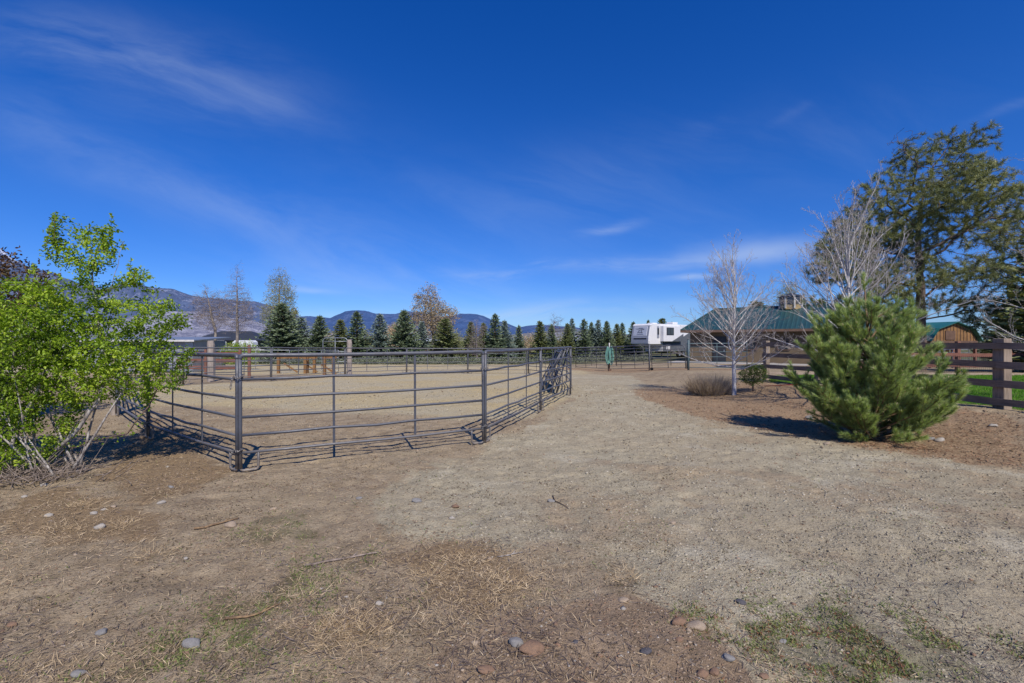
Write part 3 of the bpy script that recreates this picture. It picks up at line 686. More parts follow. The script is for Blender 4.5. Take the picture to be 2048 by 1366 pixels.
# ------------------------------------------------------------------ barn with green hip roof
def barn():
    A = Vector((16.55, 44.5)); ang = math.atan2(38.2 - 44.5, 25.1 - 16.55)
    t = empty('horse_barn', (A.x, A.y, -.35), 'tan barn with green metal hip roof and cupola behind the white-barked tree', 'barn', ang)
    L = 15; Dp = 10; ez = 3.17; rz = 5.41
    b = MB(); b.box((L / 2, Dp / 2, 1.55), (L - 1.4, Dp - 1.4, 3.2)); b.build('wall', M['wall_tan_shaded'], t)
    b = MB()
    R0 = (2.0, Dp / 2, rz); R1 = (L - 2.0, Dp / 2, rz)
    b.add([(0, 0, ez), (L, 0, ez), R1, R0], [(0, 1, 2, 3)]); b.add([(L, Dp, ez), (0, Dp, ez), R0, R1], [(0, 1, 2, 3)])
    b.add([(0, Dp, ez), (0, 0, ez), R0], [(0, 1, 2)]); b.add([(L, 0, ez), (L, Dp, ez), R1], [(0, 1, 2)])
    rf = b.build('roof', M['roof_green'], t)
    b = MB(); b.tube([(2, Dp / 2, rz + .02), (L - 2, Dp / 2, rz + .02)], .1, 6)
    for q in ((0, 0), (0, Dp)): b.tube([(q[0], q[1], ez + .02), (2, Dp / 2, rz + .02)], .08, 6)
    b.build('ridge_cap', M['roof_green'], rf)
    b = MB(); b.box((L / 2, -.03, ez - .12), (L + .06, .05, .22)); b.box((-.03, Dp / 2, ez - .12), (.05, Dp, .22)); b.build('fascia', M['trim_brown'], t)
    b = MB(); b.box((L / 2, .35, ez - .06), (L - .1, .7, .05)); b.box((.35, Dp / 2, ez - .06), (.7, Dp - 1.4, .05)); b.build('soffit', M['trim_brown'], t)
    b = MB(); b.box((3.4, .66, 1.25), (1.1, .1, 2.5)); dd = b.build('door', M['dark_trim'], t)
    b = MB(); b.box((3.8, .58, 1.2), (.08, .08, .2)); b.build('handle', M['galv'], dd)
    for x in (6.0, 8.6, 11.2):
        b = MB(); b.box((x, .66, 1.75), (1.0, .08, .9)); w = b.build('window', M['trim_brown'], t)
        b = MB(); b.box((x, .61, 1.75), (.8, .03, .7)); b.build('pane', M['glass'], w)
    b = MB(); b.box((5, -1.2, .1), (11, 3, .12)); b.build('apron', M['concrete'], t)
    cu = MB(); cx, cy = 8.8, Dp / 2; cz = rz - .3
    def oct_(z, r): return [(cx + r * math.cos(R(22.5 + 45 * k)), cy + r * math.sin(R(22.5 + 45 * k)), z) for k in range(8)]
    cu.add(oct_(cz, .95) + oct_(cz + 1.25, .95), [(k, (k + 1) % 8, (k + 1) % 8 + 8, k + 8) for k in range(8)]); cup = cu.build('cupola', M['tan_board'], t)
    cu = MB(); cu.add(oct_(cz + 1.22, 1.15) + [(cx, cy, cz + 1.6)], [(k, (k + 1) % 8, 8) for k in range(8)] + [tuple(range(7, -1, -1))]); cu.build('roof', M['dark_trim'], cup)
    cu = MB()
    for x, y, z in oct_(cz + .7, .97): cu.box((x, y, z), (.12, .12, 1.2), (0, 0, math.atan2(y - cy, x - cx)))
    cu.build('corner_trim', M['white_trim'], cup)
    for k in range(8):
        a = R(45 * k + 45); r = .89
        cu = MB(); cu.box((cx + r * math.cos(a), cy + r * math.sin(a), cz + .85), (.06, .42, .75), (0, 0, a)); cu.build('window', M['glass'], cup)
    return t
barn()
def gable_house():
    t = empty('gabled_house', (31.0, 37.0, float(H(31, 37))), 'tan gabled building with white trim peeking above the young pine', 'house', R(-8))
    b = MB(); b.add([(-1.7, 0, 0), (1.7, 0, 0), (1.7, 0, 3.1), (0, 0, 4.4), (-1.7, 0, 3.1), (-1.7, 6, 0), (1.7, 6, 0), (1.7, 6, 3.1), (0, 6, 4.4), (-1.7, 6, 3.1)],
                    [(0, 1, 2, 3, 4), (9, 8, 7, 6, 5), (0, 4, 9, 5), (1, 6, 7, 2)]); b.build('wall', M['tan_board'], t)
    b = MB(); b.box((-.98, 3, 3.8), (2.45, 6.6, .08), (0, -.653, 0)); b.box((.98, 3, 3.8), (2.45, 6.6, .08), (0, .653, 0)); b.build('roof', M['tan_board'], t)
    b = MB(); b.box((0, -.05, 3.05), (3.5, .06, .14)); b.build('trim', M['white_trim'], t)
    b = MB(); b.box((0, -.04, 1.6), (1, .06, 1.1)); b.build('window', M['glass'], t)
gable_house()

# ------------------------------------------------------------------ gambrel shed and red-stained fence at right
def gambrel():
    x0, y0 = 27.6, 30.0; z0 = float(H(28, 31)); t = empty('gambrel_shed', (x0, y0, z0), 'orange wooden gambrel shed with green metal roof beyond the lawn', 'shed', R(14))
    W = 4.3; pr = [(0, 0), (W, 0), (W, 1.95), (W * .86, 2.55), (W * .5, 3.0), (W * .14, 2.55), (0, 1.95)]; dpt = 5.5
    # upper gable; the lower front is an open porch
    b = MB(); g = [(0, 1.75), (W, 1.75)] + pr[2:]; n = len(g)
    b.add([(a, 0, c) for a, c in g] + [(a, .08, c) for a, c in g], [tuple(range(n)), tuple(range(2 * n - 1, n - 1, -1))] + [(i, i + n, (i + 1) % n + n, (i + 1) % n) for i in range(n)]); b.build('gable', M['orange_wood'], t)
    b = MB()
    for i in range(1, 14):
        x = W * i / 14; top = np.interp(x, [0, W * .14, W * .5, W * .86, W], [1.95, 2.55, 3.0, 2.55, 1.95]); b.box((x, -.012, (1.76 + top) / 2), (.035, .025, top - 1.8))
    b.box((W * .42, -.03, 2.2), (.9, .03, .6)); b.box((W / 2, -.035, 1.76), (W, .05, .14)); b.build('battens', M['brown_post'], t)['kind'] = 'stuff'
    b = MB(); n = len(pr); b.add([(a, 1.6, c) for a, c in pr] + [(a, dpt, c) for a, c in pr], [tuple(range(n)), tuple(range(2 * n - 1, n - 1, -1))] + [(i, i + n, (i + 1) % n + n, (i + 1) % n) for i in range(n)]); b.build('wall', M['orange_wood'], t)
    b = MB(); e = .25; rp = [(-.2, 1.85), (W * .12, 2.66), (W * .5, 3.12), (W * .88, 2.66), (W + .2, 1.85)]
    for i in range(4):
        (a, c), (d, f) = rp[i], rp[i + 1]
        b.add([(a, -e, c), (d, -e, f), (d, dpt + e, f), (a, dpt + e, c), (a, -e, c - .06), (d, -e, f - .06), (d, dpt + e, f - .06), (a, dpt + e, c - .06)], [(0, 1, 2, 3), (7, 6, 5, 4), (0, 4, 5, 1), (3, 2, 6, 7), (0, 3, 7, 4), (1, 5, 6, 2)])
    b.build('roof', M['roof_green_small'], t)
    b = MB(); b.box((3.25, 1.52, 1.0), (1.0, .08, 1.95)); d = b.build('door', M['white_trim'], t)
    b = MB(); b.box((3.25, 1.46, 1.45), (.55, .03, .55)); b.build('pane', M['glass'], d)
    b = MB(); b.box((1.2, 1.52, 1.15), (1.1, .08, .8)); w = b.build('window', M['white_trim'], t)
    b = MB(); b.box((1.2, 1.46, 1.15), (.9, .03, .6)); b.build('pane', M['glass'], w)
    for x in (.1, W * .5, W - .1):
        b = MB(); b.box((x, .04, .87), (.14, .14, 1.74)); b.build('porch_post', M['red_post'], t)
    for x, s in ((W * .5, 1), (W * .5, -1)):
        b = MB(); b.box((x + s * .32, .04, 1.5), (.08, .08, .8), (0, s * .8, 0)); b.build('brace', M['orange_wood'], t)
gambrel()
RF = [(16.6, 21.6), (19.0, 21.8), (21.6, 22.0), (24.2, 22.1), (26.8, 22.0)]
rfl = ['leftmost bay, behind the young pine', 'bay in front of the orange gambrel shed', 'bay right of the gambrel shed', 'bay behind the thick weathered post']
for k in range(4):
    a, b2 = RF[k], RF[k + 1]; t = empty('red_fence', (a[0], a[1], float(H(*a))), 'red-stained board fence beyond the lawn, ' + rfl[k], 'fence', math.atan2(b2[1] - a[1], b2[0] - a[0]), 'red-stained board fence bays beyond the lawn')
    L = D(a, b2)
    for z in (.35, .85, 1.28):
        b = MB(); b.box((L / 2, -.07, z), (L, .04, .17)); b.build('board', M['red_wood'], t)
    b = MB(); b.box((0, 0, .72), (.15, .15, 1.6)); b.build('post', M['red_post'], t)
    b = MB()
    for i in range(int(L / .1)): b.box((i * .1, -.1, .42), (.006, .006, .8))
    for z in np.arange(.05, .85, .1): b.box((L / 2, -.1, z), (L, .006, .006))
    b.build('wire_mesh', M['dark_trim'], t)
tg = make_pipe('pipe_gate', 'pale teal pipe gate standing right of the gambrel shed door', 'gate', 2.2, 1.2, 5, 'galv', .05, .02, 1); lay(tg, (25.6, 27.4), (27.7, 27.6))

# ------------------------------------------------------------------ weathered plank fence on the right bank
FL = [(10.62, 6.86), (9.93, 9.2), (9.72, 11.64), (9.5, 14.07), (9.25, 16.5)]
flb = ['weathered four-plank fence bay running out past the thick post', 'weathered four-plank fence bay just beyond the thick post, half behind the young pine', 'weathered four-plank fence bay hidden mostly by the young pine', 'weathered four-plank fence bay ending behind the round green shrub']
RZ = (.14, .51, .89, 1.275)
for k in range(4):
    a, b2 = FL[k], FL[k + 1]; za, zb = float(H(*a)), float(H(*b2)); L = D(a, b2)
    t = empty('plank_fence', (a[0], a[1], za), flb[k], 'fence', math.atan2(b2[1] - a[1], b2[0] - a[0]), 'weathered plank fence bays on the bank')
    sl = math.atan2(zb - za, L)
    for z in RZ:
        b = MB(); nseg = 8
        for i in range(nseg):
            pass
        xs_ = np.linspace(-.02, L + .02, 9); bend = random.uniform(-.015, .015); hh = .068 + random.uniform(-.004, .006)
        v = []; f = []
        for i, x in enumerate(xs_):
            q = z + bend * math.sin(i / 8 * math.pi) + (zb - za) * x / L + random.uniform(-.003, .003)
            v += [(x, .115, q - hh), (x, .155, q - hh), (x, .155, q + hh), (x, .115, q + hh)]
            if i: o_ = (i - 1) * 4; f += [(o_ + j, o_ + (j + 1) % 4, o_ + 4 + (j + 1) % 4, o_ + 4 + j) for j in range(4)]
        f += [(0, 3, 2, 1), (32, 33, 34, 35)]; b.add(v, f); b.build('plank', M['rail_wood'] if True else None, t)
    if k == 0: pass
for k in range(5):
    x, y = FL[k]; b = MB(); w = .2 if k == 1 else .16; hgt = 1.42
    xs_ = 7; v = []; f = []
    for i in range(xs_):
        z = -.1 + (hgt + .1) * i / 6; ww = w / 2 * (1 + .02 * math.sin(i * 2))
        v += [(-ww, -ww, z), (ww, -ww, z), (ww, ww, z), (-ww, ww, z)]
        if i: o_ = (i - 1) * 4; f += [(o_ + j, o_ + (j + 1) % 4, o_ + 4 + (j + 1) % 4, o_ + 4 + j) for j in range(4)]
    f += [(24, 25, 26, 27)]; b.add(v, f); o = b.build('fence_post', M['post_wood'], bevel=.01)
    o.location = (x, y, float(H(x, y))); o.rotation_euler = (0, 0, R(9))
    tag(o, ['weathered square post where the plank fence leaves the view', 'thick weathered square post standing clear between the pine and the lawn', 'square post of the plank fence right behind the young pine', 'square post of the plank fence left of the young pine', 'end post of the plank fence behind the round green shrub'][k], 'post', 'square posts of the plank fence')
b = MB(); pp = [at(1545, 772), at(1600, 776)]
b.tube([(8.3, 14.9, float(Hd(8.3, 14.9)) + .03), (9.0, 14.2, float(Hd(9.0, 14.2)) + .04), (9.35, 13.6, float(Hd(9.35, 13.6)) + .04)], .012, 6)
tag(b.build('lawn_edging', M['red'], None, True), 'red strip edging the lawn under the plank fence', 'edging')

# ------------------------------------------------------------------ tree tools
def colonize(att, P0, par0, step, di, dk, iters=120, up=0., rnd=rng, jit=.12, cap=9000):
    P = [np.array(p, float) for p in P0]; par = list(par0); att = np.array(att, float)
    Q = np.array(P); d = np.linalg.norm(att[:, None] - Q[None], axis=2); near = d.argmin(1); dist = d.min(1)
    for _ in range(iters):
        keep = dist > dk; att = att[keep]; near = near[keep]; dist = dist[keep]
        if not len(att): break
        act = dist < di
        if not act.any(): break
        Q = np.array(P); dirs = np.zeros_like(Q); np.add.at(dirs, near[act], unit(att[act] - Q[near[act]]))
        idx = np.unique(near[act]); dv = unit(unit(dirs[idx]) + np.array([0, 0, up]) + rnd.normal(size=(len(idx), 3)) * jit)
        new = Q[idx] + dv * step; n0 = len(P)
        if n0 > cap: break
        for q, i in zip(new, idx): P.append(q); par.append(int(i))
        for s in range(0, len(new), 400):
            dd = np.linalg.norm(att[:, None] - new[None, s:s + 400], axis=2); m = dd.min(1); j = dd.argmin(1) + n0 + s
            b = m < dist; dist = np.where(b, m, dist); near = np.where(b, j, near)
    return np.array(P), np.array(par)
def skeleton_paths(P, par, r0, expo=2.3, rmax=None, thin=1.15):
    n = len(P); w = np.zeros(n); kids = [[] for _ in range(n)]
    for i in range(n - 1, 0, -1):
        if w[i] == 0: w[i] = r0 ** expo
        w[par[i]] += w[i]; kids[par[i]].append(i)
    r = w ** (1 / expo)
    if rmax: s = np.clip((r - r0) / (r[0] - r0 + 1e-9), 0, 1); r = r0 + (rmax - r0) * s ** thin
    main = [-1] * n
    for i in range(n):
        if kids[i]: main[i] = max(kids[i], key=lambda k: r[k])
    paths = []; starts = [0] + [k for i in range(n) for k in kids[i] if k != main[i]]
    for s in starts:
        ids = ([par[s]] if s else []) + [s]
        while main[ids[-1]] >= 0: ids.append(main[ids[-1]])
        rr = r[ids].copy()
        if s: rr[0] = rr[1]
        paths.append((P[ids], rr))
    leafs = [i for i in range(n) if not kids[i]]
    return paths, r, leafs
def tubes_split(paths, thr, sides=(9, 5, 3)):
    big, small = MB(), MB()
    for p, r in paths:
        if len(p) < 2: continue
        m = r.max(); tgt = big if m > thr else small
        tgt.tube(p, r, sides[0] if m > thr else (sides[1] if m > thr * .4 else sides[2]), cap=False)
    return big, small
def in_blobs(blobs, n, rnd):
    """points in a union of ellipsoids (cx,cy,cz,rx,ry,rz,weight)"""
    w = np.array([b[6] if len(b) > 6 else b[3] * b[4] * b[5] for b in blobs], float); w /= w.sum(); out = []
    for b, k in zip(blobs, rnd.multinomial(n, w)):
        d = unit(rnd.normal(size=(k, 3))) * (rnd.random((k, 1)) ** .38); out.append(np.array(b[:3]) + d * np.array(b[3:6]))
    return np.concatenate(out)
def parent_dirs(P, par): return unit(P - P[par] + 1e-9)

# ---- large leafy bush at left
def big_bush():
    rn = np.random.default_rng(5); bx, by = -5.75, 5.85; z0 = float(H(bx, by))
    t = empty('leafy_bush', (bx, by, z0), 'large bush of fresh green leaves with pale leaning trunks beside the pen', 'bush')
    bl = [(-.9, .1, 1.5, 1.1, .9, 1.0), (-1.9, .0, 1.3, 1.2, .9, 1.2), (-.55, -.1, 1.1, .8, .5, .75), (-1.2, -.2, .7, 1.0, .5, .6), (-.7, -.1, 1.7, .7, .5, .5), (-2.4, .1, .8, 1.2, .8, .9), (-.4, 0, .75, .6, .6, .5, .2), (-.1, .1, 1.9, .65, .65, .45), (.22, .15, 2.42, .5, .5, .42), (-.12, .1, 2.95, .26, .25, .42, .12), (.38, .1, 3.0, .26, .22, .3, .12), (.3, .1, 1.5, .75, .6, .5),
          (.95, .2, 2.02, .5, .42, .3, .18), (1.0, .25, 1.5, .42, .36, .24, .14), (.85, .15, 1.62, .45, .35, .35, .14), (1.15, .2, 1.15, .28, .25, .13, .05), (.5, .2, 1.15, .55, .4, .28, .2), (-.6, -.2, .3, .5, .3, .25, .06), (-1.6, -.1, 2.3, .4, .4, .35, .1), (-1.0, .1, 2.35, .22, .22, .3, .05), (.75, .2, 2.5, .3, .25, .3, .06), (-1.4, -.3, .25, 1.0, .4, .3, .3), (.1, -.15, 1.55, .6, .35, .6, .45), (.55, .1, 1.45, .5, .4, .35, .25), (-.1, -.1, 2.1, .45, .35, .5, .25)]
    att = in_blobs(bl, 4900, rn)
    base = []; par = []
    stems = [[(-.35, 0, 0), (-.12, 0, .3), (.15, .02, .6), (.4, .05, .95), (.45, .08, 1.3), (.38, .1, 1.75), (.3, .1, 2.2), (.25, .1, 2.6)],
             [(-.5, .05, 0), (-.2, .08, .22), (.2, .12, .4), (.65, .16, .48), (.9, .2, .85), (1.05, .22, 1.2)],
             [(-.7, 0, 0), (-.8, 0, .5), (-.85, .05, 1.0), (-.7, .05, 1.6)], [(-1.0, .05, 0), (-1.3, .05, .6), (-1.6, .05, 1.2), (-1.8, 0, 1.7)],
             [(-.6, -.1, 0), (-.5, -.15, .5), (-.3, -.1, 1.0), (-.2, 0, 1.6), (-.2, .05, 2.2)], [(-1.3, 0, 0), (-2.0, 0, .5), (-2.5, 0, 1.0)]]
    base.append((-.6, 0, -.05)); par.append(0)
    for s in stems:
        for i, p in enumerate(s):
            if i == 0: base.append(p); par.append(0)
            else:
                q = np.array(s[i - 1]); k = 3
                for j in range(1, k + 1): base.append(tuple(q + (np.array(p) - q) * j / k + rn.normal(size=3) * .008)); par.append(len(base) - 2)
    P, par = colonize(att, base, par, .07, .7, .095, 90, .05, rn, .22)
    paths, r, tips = skeleton_paths(P, par, .0024, 2.15, .062, 1.3)
    big, small = tubes_split(paths, .02, (10, 5, 3))
    big.build('trunk', M['bark_pale'], t, True); small.build('branches', M['bark_brown'], t, True)
    d = parent_dirs(P, par); sel = np.where((r < .011))[0]; LP = []; LD = []
    for i in sel:
        if P[i][2] < .15: continue
        m = 14 if (r[i] < .004) else 7
        if P[i][0] > .7 or P[i][2] > 2.2: m += 2
        for _ in range(m):
            q = P[i] + (P[par[i]] - P[i]) * rn.random() + rn.normal(size=3) * .035
            v = d[i] * .5 + unit(rn.normal(size=3)) * .9 + np.array([0, 0, -.25]); LP.append(q); LD.append(v)
    LP = np.array(LP); n = len(LP); open('/tmp/log', 'a').write(f'bush {len(P)} {n}\n'); depth = np.clip((LP[:, 2]) / 3, 0, 1)
    side = np.cross(unit(np.array(LD)), np.array([0, 0, 1.]) + rn.normal(size=(n, 3)) * .5)
    da = blades(LP, LD, rn.uniform(.026, .055, n), rn.uniform(.016, .03, n), 'oval', np.clip(rn.normal(.42, .2, n) + (fbm(LP[:, 0] * 5 + 9, LP[:, 2] * 5, 3, 8) - .5) * 1.3, 0, 1), rn, side)
    leaf_obj('crown', da, M['leaf_bush'], t); print('bush', len(P), n)
    fan = MB()
    for k in range(26):
        a0 = rn.uniform(-1.0, 1.0); lean = rn.uniform(-.9, .75); p0 = np.array([-.6 + a0 * .75, rn.uniform(-.25, .15), 0]); L = rn.uniform(.9, 1.9); d0 = unit(np.array([lean, rn.normal() * .15, 1.])); pp = [p0]
        for j in range(9): d0 = unit(d0 + rn.normal(size=3) * .06 + np.array([0, 0, .04])); pp.append(pp[-1] + d0 * L / 9)
        fan.tube(pp, np.linspace(rn.uniform(.010, .02), .004, 10), 6)
    fan.build('stems', M['bark_pale'], t, True)['kind'] = 'stuff'
    # tall upright leafy shoots above the crown
    sh = MB(); SP = []; SD = []
    heads = [i for i in tips if P[i][2] > 1.0]
    for i in rn.choice(heads, 40, replace=False):
        L = rn.uniform(.2, .46); d0 = unit(np.array([rn.normal() * .22 + .05, rn.normal() * .2, 1.])); m = 8; pp = [P[i]]
        for j in range(m): d0 = unit(d0 + rn.normal(size=3) * .05); pp.append(pp[-1] + d0 * L / m)
        sh.tube(pp, np.linspace(.005, .002, m + 1), 4)
        k = int(L * 120); ff = rn.random(k) * m; ii = ff.astype(int); pa = np.array(pp); SP.append(pa[ii] + (pa[ii + 1] - pa[ii]) * (ff - ii)[:, None]); SD.append(unit(rn.normal(size=(k, 3))) + np.array([0, 0, .35]))
    sh.build('shoots', M['bark_brown'], t, True)['kind'] = 'stuff'
    SP = np.concatenate(SP); SD = np.concatenate(SD); leaf_obj('shoot_leaves', blades(SP, SD, rn.uniform(.03, .055, len(SP)), .026, 'oval', np.clip(rn.normal(.5, .2, len(SP)), 0, 1), rn), M['leaf_bush'], t)['kind'] = 'stuff'
    # bare whips standing out of the crown
    b = MB()
    for a, c in (((.45, .1, 2.3), (.72, .05, 3.0)), ((-.2, .05, 1.9), (-.45, 0, 2.75)), ((-1.2, 0, 1.9), (-1.25, 0, 2.95)), ((-1.5, 0, 1.9), (-1.55, 0, 2.7)), ((-.3, .1, 2.0), (-.6, .1, 2.6)), ((-1.9, 0, 1.9), (-2.0, .0, 2.75))):
        a = np.array(a); c = np.array(c); b.tube([a + (c - a) * k / 5 + rn.normal(size=3) * .012 for k in range(6)], np.linspace(.006, .002, 6), 4)
    b.build('whip', M['bark_pale'], t, True)
big_bush()
# heap of dead twigs under the bush
def twig_heap():
    rn = np.random.default_rng(8); b = MB(); cx, cy = -5.9, 5.55
    for _ in range(170):
        x = cx + rn.normal() * .42; y = cy + rn.normal() * .16; L = rn.uniform(.15, .6); a = rn.uniform(0, math.pi); e = rn.normal() * .35
        dv = np.array([math.cos(a) * math.cos(e), math.sin(a) * math.cos(e) * .6, abs(math.sin(e))]); z = h1(x, y) + rn.uniform(.01, .12)
        p0 = np.array([x, y, z]); q = rn.normal(size=3) * .02
        b.tube([p0, p0 + dv * L * .5 + q, p0 + dv * L], [.006, .0045, .002], 4)
    o = b.build('brushwood', M['bark_heap'], None, True); tag(o, 'tangled heap of dead grey twigs under the leafy bush', 'brushwood', kind='stuff')
twig_heap()
# ---- plum behind the bush
def generic_tree(name, label, cat, x, y, trunk, blobs, natt, step, di, dk, r0, rmax, bark_m, leaf=None, seed=1, twig_m=None, up=.0, thr=.03, group=None, expo=2.3, split=(8, 5, 3), rz=0, jit=.15):
    rn = np.random.default_rng(seed); t = empty(name, (x, y, float(H(x, y)) - .03), label, cat, rz, group)
    base = [tuple(trunk[0])]; par = [0]
    for i in range(1, len(trunk)):
        q = np.array(trunk[i - 1]); p = np.array(trunk[i]); k = max(1, int(np.linalg.norm(p - q) / (step * 1.3)))
        for j in range(1, k + 1): base.append(tuple(q + (p - q) * j / k + rn.normal(size=3) * step * .05)); par.append(len(base) - 2)
    P, par = colonize(in_blobs(blobs, natt, rn), base, par, step, di, dk, 140, up, rn, jit)
    paths, r, tips = skeleton_paths(P, par, r0, expo, rmax); big, small = tubes_split(paths, thr, split)
    big.build('trunk', M[bark_m], t, True)
    if small.n: small.build('branches', M[twig_m or bark_m], t, True)
    if leaf:
        mat, per, L0, L1, W0, W1, spread, kind, rad = leaf
        sel = np.where(r < rad)[0]; d = parent_dirs(P, par)
        idx = np.repeat(sel, per); n = len(idx)
        q = P[idx] + rn.normal(size=(n, 3)) * spread; v = d[idx] * .7 + unit(rn.normal(size=(n, 3))) * .8
        leaf_obj('crown', blades(q, v, rn.uniform(L0, L1, n), rn.uniform(W0, W1, n), kind, np.clip(rn.normal(.5, .25, n), 0, 1), rn), M[mat], t)
    print(name, len(P)); return t
generic_tree('plum_tree', 'dark plum tree with reddish leaves behind the leafy bush', 'tree', -10.6, 9.2, [(0, 0, 0), (.1, 0, 1), (.0, 0, 2)], [(.1, 0, 2.5, 1.0, 1.0, 1.3), (-.9, 0, 2.4, 1.2, 1, 1.5)], 1500, .12, 1.2, .17, .005, .12, 'bark_dark', ('leaf_plum', 9, .05, .09, .03, .05, .07, 'oval', .02), 12, split=(8, 4, 3))
# ---- bare cottonwoods beyond the pen
def bare(name, label, px, top, Z, hw, seed, leaf='h', lean=0., n=900, rmax=.26, low=.25, bk='bark_grey', group='bare trees beyond the pen', cat='tree', tw=None):
    leaf = greyl if leaf in ('h', None) else leaf; n = int(n * 1.7); rmax *= .72
    if leaf is greyl and top > 600: leaf = ('twig_haze', 3, .15, .4, .012, .02, .1, 'rhomb', .03); n = int(n * .5)
    x = (px - 1024) / F * Z; h = (683 - top) / F * Z + EYE + .42; w = hw / F * Z
    rb = random.Random(seed)
    bl = [(lean * .3, 0, h * (low + .2), w * .95, w * .8, h * .22), (lean * .6, 0, h * .6, w * .8, w * .7, h * .2), (lean, 0, h * .82, w * .4, w * .4, h * .18)] + [(lean * .6 + w * rb.uniform(-.85, .85), w * rb.uniform(-.5, .5), h * rb.uniform(.45, .85), w * .35, w * .35, h * .1) for _ in range(6)]
    return generic_tree(name, label, cat, x, Z, [(0, 0, 0), (.05, 0, h * low), (lean * .3, 0, h * .5), (lean * .8, 0, h * .8)], bl, n, h * .02, h * .16, h * .022, .012, rmax, bk, leaf, seed, tw, .18, .09, group, 2.2, (7, 4, 3))
catk = ('leaf_catkin', 5, .15, .4, .04, .07, .22, 'rhomb', .03); dry = ('leaf_dry', 3, .14, .3, .09, .16, .25, 'rhomb', .04); greyl = ('twig_haze', 3, .4, .8, .018, .03, .15, 'rhomb', .03)
bare('poplar_tree', 'tallest bare poplar standing left of the mountain saddle', 474, 524, 62, 34, 31, greyl, .0, 1000)
bare('poplar_tree', 'smaller bare poplar leaning left of the tallest poplar', 430, 566, 62, 34, 32, None, -1.2, 480, .24, .36)
bare('poplar_tree', 'bare poplar with greening buds rising behind the big spruce', 556, 532, 60, 40, 33, catk, .3, 1100)
bare('cottonwood_tree', 'broad cottonwood with rusty dry leaves above the spruces', 866, 566, 66, 52, 34, dry, -.5, 1500, .34)
bare('bare_tree', 'small round reddish bare tree behind the conifers near the gateway', 1108, 626, 78, 22, 35, None, 0, 700, .16, tw='bark_brown')
bare('bare_tree', 'little pale bare tree between two narrow conifers', 953, 638, 47, 20, 36, None, 0, 350, .12, .15)
bare('willow_tree', 'pale budding tree right behind the barn cupola', 1582, 560, 66, 36, 37, catk, 0, 1200, .2, .3)
bare('willow_tree', 'tall pale budding tree at the far right behind the big pine', 2062, 300, 31, 120, 38, ('leaf_catkin', 2, .06, .14, .03, .05, .1, 'rhomb', .03), 0, 1500, .3)
bare('dry_tree', 'dry tan tree filling the gap left of the cottonwood', 790, 650, 60, 30, 39, dry, 0, 400, .15, .1)
generic_tree('willow_shrub', 'fresh green willow shrub beside the pale weathered post', 'shrub', -19.8, 33, [(0, 0, 0), (0, 0, .5)], [(0, 0, 1.2, 1.5, 1, .95), (.4, 0, 1.7, .8, .6, .5)], 300, .16, 1.2, .2, .008, .05, 'bark_brown', ('leaf_bush', 12, .08, .14, .04, .06, .12, 'rhomb', .03), 41)
generic_tree('budding_shrub', 'low dull green shrub right of the corrugated shed', 'shrub', -24.5, 38, [(0, 0, 0), (0, 0, .5)], [(0, 0, 1.2, 2.0, 1, .9)], 200, .2, 1.2, .25, .008, .05, 'bark_brown', ('moss', 9, .1, .16, .05, .08, .16, 'rhomb', .03), 42)

# ---- spruces of the windbreak: unit variants, height 5
def spruce_mesh(h, rad, seed, narrow=1.0, dens=1.0):
    rn = np.random.default_rng(seed); PP = []; DD = []; LL = []; tn = []
    nb = int(210 * dens); br = MB()
    for k in range(nb):
        t = ((k + rn.random()) / nb) ** 1.12; z = .12 + t * (h - .3); a = k * 2.399 + rn.normal() * .3
        ln = rad * (1 - t) ** .85 * rn.uniform(.72, 1.12) + .1
        if t < .06: ln *= .8
        rise = rn.uniform(-.12, .12) + .35 * t; c = np.array([math.cos(a), math.sin(a), rise])
        m = max(4, int(ln / .085)); s = (np.arange(m) + rn.random(m)) / m; s = s ** .8
        q = c[None] * (ln * s)[:, None] + np.array([0, 0, z])[None]; q[:, 2] += .22 * ln * (s ** 2) - .12 * ln * s
        for j in range(m):
            for e in range(3):
                sg = (-1, 1, 0)[e]; sd = np.array([-math.sin(a), math.cos(a), 0]) * sg
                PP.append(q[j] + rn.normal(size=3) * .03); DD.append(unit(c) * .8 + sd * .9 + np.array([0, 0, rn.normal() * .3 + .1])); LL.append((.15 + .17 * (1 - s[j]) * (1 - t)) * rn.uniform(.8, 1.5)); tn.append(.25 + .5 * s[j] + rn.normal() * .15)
        br.tube([(0, 0, z), tuple(q[m // 2]), tuple(q[-1])], [.022, .014, .006], 3, cap=False)
    for z in np.arange(h - .5, h, .05):
        for e in range(4): PP.append(np.array([0, 0, z])); DD.append(np.array([rn.normal(), rn.normal(), 1.2])); LL.append(.14); tn.append(.6)
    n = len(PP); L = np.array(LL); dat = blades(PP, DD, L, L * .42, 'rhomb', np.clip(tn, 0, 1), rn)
    b = MB(); b.tube([(0, 0, -.1), (0, 0, h * .5), (0, 0, h)], [.11, .07, .015], 7)
    return dat, b, br
SPV = []
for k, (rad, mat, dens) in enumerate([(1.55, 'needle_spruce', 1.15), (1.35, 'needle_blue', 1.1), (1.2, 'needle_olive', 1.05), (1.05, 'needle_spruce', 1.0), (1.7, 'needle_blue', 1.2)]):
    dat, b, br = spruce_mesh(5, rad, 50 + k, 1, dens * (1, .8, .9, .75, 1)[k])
    SPV.append((fastmesh('crown', dat[0], dat[1], M[mat], dat[2]), b.mesh('trunk', M['bark_pine'], True), br.mesh('branches', M['bark_pine'], True), rad))
